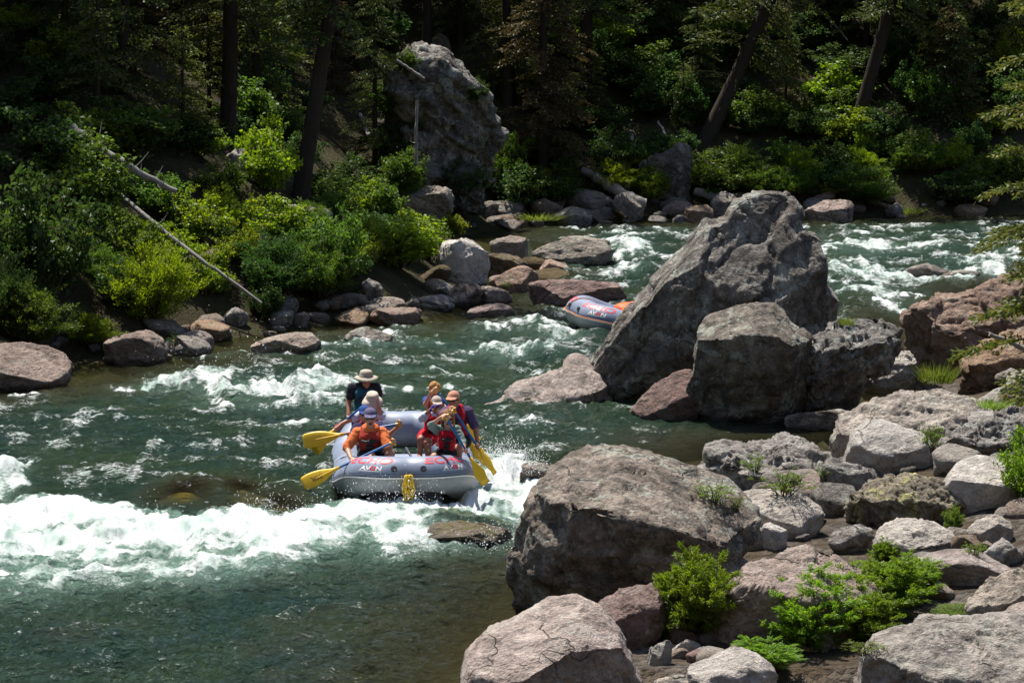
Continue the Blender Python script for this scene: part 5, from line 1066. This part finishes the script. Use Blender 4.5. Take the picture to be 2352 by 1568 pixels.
forest(68, -13, -1, 70, 96, 'fir in the dense wood on the left slope', 'firs of the left slope', 1.0, smax=.75, dmin=6.8)
forest(88, -2, 16, 88, 112, 'fir in the dense wood across the river', 'firs of the far slope', 1.0, smax=.76, dmin=5.2)
for k in range(30):                            # saplings under the firs
    vx = rr.choice([rr.uniform(20, 860), rr.uniform(1150, 2330)]); vy = rr.uniform(20, 330); mk = rr.choice(['fir', 'fir', 'brownfir', 'firlight']); tree({'fir': 'dark', 'brownfir': 'browning', 'firlight': 'pale green'}[mk] + ' fir sapling under the tall trees ' + ('on the left slope' if vx < 900 else 'across the river'), vx, vy, SMALL, rr.uniform(0, 6.28), rr.uniform(.4, .9), mat=mk, group='fir saplings in the wood', name='young_fir')

def bush_proto(seed, kind):
    """unit bush: about 1 m wide and 1 m tall; stems and leaves"""
    rs = np.random.RandomState(seed); st = MB(); P, D = [], []
    ns = {'leafy': 16, 'fuzzy': 30, 'willow': 42, 'tall': 12, 'weed': 16}[kind]
    for i in range(ns):
        az = rs.rand() * 6.283; sp = rs.uniform(0, 1) ** .6; h = rs.uniform(.55, 1.0) * (1 - .45 * sp ** 2); o = np.array([math.cos(az), math.sin(az), 0]) * sp * .46
        t = np.linspace(0, 1, 7); b0 = o * rs.uniform(.1, .3); S = b0 + (o - b0) * (t ** 1.25)[:, None] + np.array([0, 0, 1.]) * (h * (t - .12 * t ** 3))[:, None] + rs.normal(size=(7, 3)) * .012
        st.tube(S, .008 * (1 - t) + .0025, 4, False)
        nb = {'leafy': 9, 'fuzzy': 12, 'willow': 10, 'tall': 10, 'weed': 4}[kind]
        for j in range(nb):
            s = rs.uniform(.22, 1.0); q = np.array([np.interp(s, t, S[:, k]) for k in range(3)]); az2 = rs.rand() * 6.283; L = rs.uniform(.10, .24)
            bd = unit(np.array([math.cos(az2), math.sin(az2), rs.uniform(.1, 1.1)]) + o); st.tube([q, q + bd * L * .5, q + bd * L], [.003, .0025, .0015], 3, False)
            n = {'leafy': 44, 'fuzzy': 60, 'willow': 95, 'tall': 44, 'weed': 9}[kind]; u = rs.rand(n) ** .7; P.append(q + bd * (u * L)[:, None] + rs.normal(size=(n, 3)) * {'leafy': .030, 'fuzzy': .022, 'willow': .014, 'tall': .03, 'weed': .01}[kind])
            dd = rs.normal(size=(n, 3)) * .8 + np.array([0, 0, .2]) if kind in ('leafy', 'tall') else bd * 1.3 + rs.normal(size=(n, 3)) * .5 + np.array([0, 0, .35]); D.append(dd)
    L, W = {'leafy': (.042, .016), 'fuzzy': (.036, .0055), 'willow': (.050, .0050), 'tall': (.05, .018), 'weed': (.10, .009)}[kind]
    P, D = np.vstack(P), np.vstack(D); sz = rs.uniform(.65, 1.25, len(P)); me = st.mesh('stems'); me.materials.append(TWIG)
    return me, P, D, L * sz, W * sz, seed
BP = {}
def bush_get(kind, v, mat):
    if (kind, v) not in BP: BP[(kind, v)] = (bush_proto(500 + 10 * v + len(kind) * 3, kind), {})
    pr, mm = BP[(kind, v)]
    if mat not in mm: mm[mat] = leaf_mesh('foliage', pr[1], pr[2], pr[3], pr[4], pr[5], .25 if kind != 'fuzzy' else 0, LM[mat])
    return pr[0], mm[mat]
BADJ = {'bush': 'mid green', 'bright': 'bright yellow-green', 'darkbush': 'dark green'}; KADJ = {'leafy': 'broad-leaved', 'fuzzy': 'feathery', 'tall': 'loose upright'}
def bush(label, vx, vy, wpx, hpx, kind='leafy', mat='bush', v=0, group=None, rz=None, name='bush', cat='bush'):
    if group: label = BADJ[mat] + ' ' + KADJ[kind] + ' ' + label + (', wide' if wpx > 125 else ', small' if wpx < 90 else '')
    p = hit(vx, vy); w = wpx / FX * p[1]; h = hpx / FX * p[1]; st, fo = bush_get(kind, v, mat); root = empty(name, (p[0], p[1], ground(p[0], p[1]) - .03)); root.scale = (w * 1.2, w * 1.1, h * 1.15); root.rotation_euler.z = rr.uniform(0, 6.28) if rz is None else rz
    obj('stems', st, root); obj('foliage', fo, root)
    return tag(root, label, cat, group)
BU = [
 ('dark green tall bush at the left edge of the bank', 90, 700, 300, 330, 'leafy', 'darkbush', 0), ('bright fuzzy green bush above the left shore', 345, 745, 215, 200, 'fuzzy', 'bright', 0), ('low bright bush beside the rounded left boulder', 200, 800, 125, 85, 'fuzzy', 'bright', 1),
 ('soft green bush in the left corner by the water', 60, 800, 200, 160, 'fuzzy', 'bush', 1), ('feathery bush in the lower left above the edge boulder', 10, 770, 160, 200, 'fuzzy', 'darkbush', 0), ('dark rounded bush over the left shore stones', 640, 705, 210, 170, 'fuzzy', 'darkbush', 1), ('olive green bush right of the dark rounded one', 740, 685, 180, 160, 'fuzzy', 'bush', 0),
 ('dense green bush leaning over the left shore', 790, 665, 160, 190, 'leafy', 'bush', 1), ('bright yellow-green bush above the flat pale boulder', 915, 610, 240, 135, 'leafy', 'bright', 0), ('yellow sprays of leaves reaching over the pale capped boulder', 1035, 545, 85, 60, 'leafy', 'moss', 1), ('green shrub left of the bright yellow-green bush', 835, 590, 150, 110, 'leafy', 'bright', 1),
 ('leafy bush below the leaning fir', 700, 610, 170, 130, 'leafy', 'bush', 0), ('bright leafy bush in the middle of the left slope', 600, 570, 200, 130, 'leafy', 'bright', 0), ('light leafy bush beside the fallen log', 440, 560, 180, 130, 'leafy', 'bright', 1), ('loose leafy bush between the two fallen logs', 350, 500, 150, 110, 'leafy', 'bush', 0),
 ('yellow-green tall bush left of the leaning trunk', 615, 440, 165, 180, 'tall', 'bright', 0), ('shaded bush at the foot of the tall straight fir', 520, 470, 130, 110, 'leafy', 'bush', 1), ('dark bush right of the leaning trunk', 800, 460, 150, 110, 'leafy', 'darkbush', 1), ('dark green bush under the rock outcrop', 865, 520, 150, 120, 'leafy', 'bush', 0),
 ('tall shaded bush above the left fallen log', 200, 500, 240, 200, 'leafy', 'bush', 1), ('dark undergrowth bush at the upper left', 110, 430, 260, 200, 'tall', 'darkbush', 0), ('mid green bush in the shade of the left slope', 280, 620, 170, 150, 'leafy', 'bush', 0), ('olive undergrowth bush on the upper left slope', 300, 360, 180, 140, 'tall', 'bush', 0), ('leafy shrub growing on the rubble of the left slope', 500, 640, 120, 90, 'leafy', 'bright', 1),
 ('bright bush beside the slanting rock on the far bank', 1490, 465, 75, 80, 'leafy', 'bright', 0), ('broad green bush on the far bank right of the slanting rock', 1640, 455, 150, 115, 'leafy', 'bush', 1), ('green bush on the far bank behind the huge boulder', 1765, 465, 150, 100, 'fuzzy', 'bush', 0), ('rounded green bush on the far bank right of the huge boulder', 1995, 480, 180, 105, 'fuzzy', 'bush', 1), ('tall narrow bright shrub on the far bank slope', 1985, 385, 60, 110, 'tall', 'bright', 0), ('green bush behind the rounded far bank bush', 1920, 450, 120, 90, 'leafy', 'darkbush', 0),
 ('shaded bush at the bend below the outcrop', 1200, 480, 170, 110, 'leafy', 'darkbush', 0), ('small bright bush at the bend', 1165, 420, 80, 120, 'tall', 'bush', 0), ('leafy bush on the far shore left of the driftwood', 1275, 470, 120, 90, 'leafy', 'bush', 1), ('bush on the far slope above the slanting rock', 1400, 400, 140, 110, 'leafy', 'darkbush', 1), ('low shrub on the far shore near the right edge', 2200, 470, 160, 80, 'leafy', 'darkbush', 0), ('olive bush at the far right edge of the far bank', 2320, 440, 140, 120, 'leafy', 'bush', 1), ('low bush on the far bank left of the leaning fir', 1545, 420, 100, 90, 'leafy', 'bush', 0), ('pale sunlit shrub beyond the far right trunk', 2120, 400, 110, 100, 'leafy', 'bush', 1)]
for b_ in BU: bush(*b_)
for k in range(90):                            # undergrowth in the shade
    vx = rr.choice([rr.uniform(-20, 880), rr.uniform(1130, 2370)]); vy = rr.uniform(10, 420) if vx < 900 else rr.uniform(10, 380)
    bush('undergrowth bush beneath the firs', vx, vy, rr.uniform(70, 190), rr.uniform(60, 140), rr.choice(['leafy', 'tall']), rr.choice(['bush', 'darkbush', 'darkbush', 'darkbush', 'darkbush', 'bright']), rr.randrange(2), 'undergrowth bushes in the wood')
for k in range(60):
    vx = rr.uniform(-20, 1000); vy = rr.uniform(440, 610) + (rr.uniform(0, 150) if vx < 760 else rr.uniform(0, 50))
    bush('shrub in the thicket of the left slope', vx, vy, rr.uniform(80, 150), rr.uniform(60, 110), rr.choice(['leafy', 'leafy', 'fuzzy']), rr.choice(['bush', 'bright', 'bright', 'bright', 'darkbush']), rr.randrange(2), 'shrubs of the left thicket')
for k in range(34):
    vx = rr.uniform(1120, 2360); vy = rr.uniform(380, 468)
    bush('shrub above the stones of the far shore', vx, vy, rr.uniform(60, 120), rr.uniform(45, 85), rr.choice(['leafy', 'fuzzy']), rr.choice(['bush', 'bright', 'bush']), rr.randrange(2), 'shrubs of the far shore')
for k in range(16):
    vx = rr.uniform(1480, 2120); vy = rr.uniform(240, 390)
    bush('shrub on the open slope across the river', vx, vy, rr.uniform(60, 120), rr.uniform(40, 80), rr.choice(['leafy', 'tall']), rr.choice(['bush', 'darkbush']), rr.randrange(2), 'shrubs of the open slope')
# near bank willows and grass
WI = [('bushy bright willow between the foreground boulders', 1592, 1470, 205, 215, 'willow', 'willow', 0), ('large bright willow in the lower right, left half', 1870, 1490, 250, 190, 'willow', 'willow', 1), ('large bright willow in the lower right, right half', 2030, 1420, 230, 150, 'willow', 'willow', 0), ('willow crown behind the large lower right willow', 2090, 1365, 150, 100, 'willow', 'willow', 1),
 ('middle bush of the big willow thicket in the lower right', 1940, 1450, 190, 150, 'willow', 'willow', 1), ('front bush of the big willow thicket above the bottom slab', 1990, 1470, 160, 120, 'willow', 'willow', 0), ('upper left bush of the big willow thicket', 1840, 1440, 150, 140, 'willow', 'willow', 1), ('leafy green shrub at the right edge beside the egg-shaped boulder', 2350, 1160, 130, 190, 'leafy', 'willow', 0), ('low willow at the bottom edge below the big willow', 1740, 1590, 170, 80, 'willow', 'willow', 0), ('small willow at the bottom edge on the slab', 2090, 1600, 130, 60, 'willow', 'willow', 1), ('tiny willow under the bushy bright one', 1525, 1465, 45, 45, 'willow', 'willow', 1), ('small willow on the rock above the big one', 2035, 1290, 70, 60, 'willow', 'willow', 0), ('grey green weed beside the flat slab', 2200, 1425, 130, 45, 'fuzzy', 'grass', 0), ('thin weed by the small willow on the right', 2190, 1225, 50, 70, 'willow', 'grass', 1)]
for b_ in WI: bush(*b_, name='willow' if 'willow' in b_[0] else 'shrub', cat='shrub')
def grass_mesh(seed, n=420):
    rs = np.random.RandomState(seed); a = rs.rand(n) * 6.283; r_ = np.sqrt(rs.rand(n)) * .4; P = np.stack([np.cos(a) * r_, np.sin(a) * r_, np.zeros(n)], 1); D = np.stack([np.cos(a) * .45 * r_ / .4 + rs.normal(size=n) * .15, np.sin(a) * .45 * r_ / .4 + rs.normal(size=n) * .15, np.ones(n)], 1)
    return leaf_mesh('grass_tuft', P, D, rs.uniform(.25, 1.05, n), .009, seed, .2, LM['grass'])
GM = [grass_mesh(1), grass_mesh(2)]
def seen(vx, vy):                            # the surface already built behind a photo pixel
    dg = bpy.context.evaluated_depsgraph_get(); ok, loc, *_ = SC.ray_cast(dg, Vector(EYE), Vector(ray(vx, vy)).normalized())
    return np.array(loc) if ok else hit(vx, vy)
for k, (lab, vx, vy, w, h, kind) in enumerate([('bright grass tuft beside the upright slab', 2150, 880, 95, 75, 'g'), ('green weeds on top of the massive dark boulder', 1640, 1152, 120, 55, 'w'), ('second patch of weeds at the right end of the massive boulder', 1690, 1170, 60, 40, 'w'), ('green weeds in the cleft behind the massive boulder', 1800, 1135, 130, 60, 'w'), ('grass in the cleft of the large rounded boulder', 2140, 1035, 70, 75, 'w'), ('grass strip below the tan boulder', 2265, 935, 100, 35, 'g'), ('light grass patch on the far shore at the bend', 1240, 505, 110, 28, 'g'), ('tiny weed tuft on the faceted outcrop', 1895, 1100, 50, 40, 'w'), ('small grass tuft at the left shoreline', 400, 795, 30, 35, 'w'), ('grass tuft on the jagged boulder rim', 1945, 745, 35, 30, 'g'), ('grass tuft by the right edge above the stones', 2240, 1275, 70, 40, 'w'), ('small weeds on the spit by the brown boulders', 1165, 660, 30, 20, 'w'), ('light grass on the far shore below the rounded bush', 2080, 490, 80, 25, 'g'), ('grass under the big willow', 1990, 1500, 120, 40, 'w'), ('weeds along the shaded pool edge', 1735, 1085, 60, 50, 'w')]):
    p = seen(vx, vy); w_, h_ = w / FX * p[1], h / FX * p[1]
    if kind == 'g': o = obj('grass_tuft', GM[k % 2]); o.scale = (w_, w_ * .7, h_); o.location = p - [0, 0, .02]
    else:
        st, fo = bush_get('weed', k % 3, 'grass'); o = empty('weed', p - [0, 0, .03]); o.scale = (w_ * 1.3, w_ * .9, h_ * 1.35); obj('stems', st, o); obj('foliage', fo, o)
    tag(o, lab, 'grass' if kind == 'g' else 'weed')
for k, (lab, vx, vy, w, h) in enumerate([('bush on the left flank of the rock outcrop', 898, 260, 90, 90), ('bush rooted low on the left side of the outcrop', 890, 370, 110, 100), ('dry bush on the crest of the outcrop', 935, 160, 90, 60), ('small green bush in a ledge of the outcrop face', 1010, 330, 60, 50), ('bush hiding the foot of the outcrop', 1065, 450, 110, 90), ('bush at the right foot of the outcrop', 1120, 440, 90, 110), ('moss and leaves at the middle of the outcrop', 960, 300, 60, 50), ('bush on the right shoulder of the outcrop', 1095, 230, 60, 60), ('green bush before the outcrop beside the white pole', 930, 430, 120, 100)]):
    p = seen(vx, vy); st, fo = bush_get('leafy', k % 2, ('bush', 'darkbush', 'bush')[k % 3]); o = empty('bush', p - [0, -.1, .1]); o.scale = (w / FX * p[1] * 1.2, w / FX * p[1], h / FX * p[1] * 1.2); o.rotation_euler.z = k; obj('stems', st, o); obj('foliage', fo, o); tag(o, lab, 'bush')
# conifer boughs entering at the right edge
p = hit(2350, 900); tm, P, D, Ls = fir(91, 9.0, .25, 1.25, .07, 3.6, .5); me = tm.mesh('trunk'); me.materials.append(BARK)
root = empty('young_fir', (at_y(2385, 700, 56)[0], 56, 0)); root.location.z = ground(root.location.x, 56.) - .1; obj('trunk', me, root); obj('crown', leaf_mesh('crown', P, D, Ls * .75, Ls * .14, 92, .05, LM['tips']), root); tag(root, 'young fir with orange-tipped boughs at the right edge', 'tree')
# ------------------------------------------------------------------ dead wood
def log(label, pts, r0, r1, mat=DEAD, lift=.08, name='fallen_log', twigs=0, seed=0, Yd=None):
    W = []
    for i, (vx, vy) in enumerate(pts):
        q = hit(vx, vy) if Yd is None else at_y(vx, vy, Yd[i]); W.append(q + np.array([0, -lift, lift * .8]))
    W = np.array(W); t = np.linspace(0, 1, 16); s = np.linspace(0, 1, len(W)); C = np.stack([np.interp(t, s, W[:, k]) for k in range(3)], 1); rs = np.random.RandomState(seed); C += rs.normal(size=C.shape) * r0 * .15
    mb = MB(); mb.tube(C - C[0], np.linspace(r0, r1, 16) * (1 + rs.normal(size=16) * .06), 9)
    for _ in range(twigs):
        k = rs.randint(2, 15); d = unit(rs.normal(size=3) + [0, -.4, .6]); L = rs.uniform(.15, .5); mb.tube([C[k] - C[0], C[k] - C[0] + d * L * .6, C[k] - C[0] + d * L + [0, 0, .03]], [.012, .008, .004], 4)
    return tag(obj(name, mb.mesh(name), loc=C[0], mat=mat), label, 'log')
log('thick weathered log slanting down the left slope', [(172, 370), (295, 455), (418, 521)], 0.11, .05, lift=.9, twigs=8, seed=1)
log('long bare pole slanting down to the left shore', [(195, 430), (370, 572), (480, 655), (606, 747)], .055, .025, lift=.6, twigs=3, seed=2)
log('white standing pole in front of the rock outcrop', [(957, 382), (956, 300), (959, 230)], .035, .03, lift=0, twigs=2, seed=3, Yd=[77.6, 77.7, 77.8], name='dead_pole')
log('thin dead trunk leaning against the top of the outcrop', [(910, 138), (942, 160), (974, 182)], .03, .035, lift=0, seed=4, Yd=[77.6, 77.6, 77.6], name='dead_pole')
log('short pale stump beside the shaded bush', [(828, 272), (836, 296), (848, 320)], .045, .05, lift=.1, seed=5, name='dead_pole')
log('broken pale snag above the slanting far bank rock', [(1447, 312), (1456, 355), (1467, 398)], .05, .06, lift=.15, seed=6, name='dead_pole')
log('grey driftwood log lying on the far shore', [(1335, 408), (1390, 430), (1445, 446)], .09, .06, lift=.25, seed=7)
log('broad bleached driftwood trunk on the far shore rubble', [(1365, 425), (1425, 460), (1480, 490)], .12, .15, lift=.25, seed=8)
log('brown branch lying across the far shore stones', [(1350, 460), (1400, 490), (1440, 515)], .05, .04, TWIG, lift=.2, seed=9)
log('dark fallen trunk on the far shore behind the huge boulder', [(1595, 455), (1650, 475), (1700, 500)], .10, .13, lift=.25, seed=10)
log('thin stick leaning on the far bank at the bend', [(1165, 425), (1190, 455), (1215, 480)], .03, .02, lift=.2, seed=11)
log('pale dead pole among the far bank trees', [(1510, 300), (1530, 335), (1545, 365)], .03, .03, lift=.3, seed=12, name='dead_pole')
log('thin white stick fallen on the left slope', [(70, 410), (100, 440), (130, 465)], .02, .015, lift=.4, seed=13)
log('bare sunlit branch at the right edge by the tan boulder', [(2270, 775), (2310, 790), (2365, 815)], .035, .045, DEAD, seed=14, Yd=[60.5, 60.6, 60.8])
log('peeled driftwood log end at the right edge', [(2302, 912), (2335, 885), (2380, 850)], .085, .09, DEAD, seed=15, Yd=[58.2, 58.4, 58.8])
log('small bleached stick on the dark fractured outcrop', [(2235, 950), (2255, 962), (2290, 945)], .018, .012, DEAD, seed=16, Yd=[57.2, 57.2, 57.3])
log('dead branch in the dark wood at the far right', [(1900, 60), (1925, 90), (1945, 115)], .03, .02, DEAD, lift=.3, seed=17)
log('pale leaning dead pole in the upper right wood', [(1440, 40), (1500, 70), (1560, 95)], .03, .02, DEAD, lift=.3, seed=18)
# ------------------------------------------------------------------ spray
rs = np.random.RandomState(4); P = []
for x in np.arange(-7.6, .6, .05):
    v = max(0, 1.0 + 1.6 * pn2(np.array([x * 1.1]), np.array([2.5]))[0])
    n = int(5 * v ** 2); z0 = zw0(x, ylip(x)); hgt = np.abs(rs.exponential(.09, n)) * (0.5 + v * .6)
    P.append(np.stack([x + rs.normal(size=n) * .06, ylip(x) - .05 + rs.normal(size=n) * .14, z0 + .05 + hgt], 1))
for vx, vy, n, s in ((1165, 1075, 900, .22), (1150, 1050, 500, .16), (1120, 1090, 350, .18), (950, 1150, 140, .2), (860, 1155, 140, .22), (1215, 1085, 500, .16), (1130, 1262, 260, .25), (600, 905, 200, .5), (450, 885, 160, .4)):
    c = at_z(vx, vy, .5); q = rs.normal(size=(n, 3)) * s; q[:, 2] = np.abs(q[:, 2]) * .9; P.append(c + q)
P = np.vstack(P); sz = rs.uniform(.0025, .007, len(P)) * (1 + (rs.rand(len(P)) > .95)); O6 = np.array([[1, 0, 0], [-1, 0, 0], [0, 1, 0], [0, -1, 0], [0, 0, 1.2], [0, 0, -1.2]], float); FO = np.array([[0, 2, 4], [2, 1, 4], [1, 3, 4], [3, 0, 4], [2, 0, 5], [1, 2, 5], [3, 1, 5], [0, 3, 5]])
V = (P[:, None] + O6[None] * sz[:, None, None]).reshape(-1, 3); F = (FO[None] + 6 * np.arange(len(P))[:, None, None]).reshape(-1, 3)
tag(obj('spray', mesh_np('spray', V, F), mat=plain('white_spray', (.86, .88, .88), .4)), 'white droplets thrown up along the drop and beside the raft', kind='stuff')
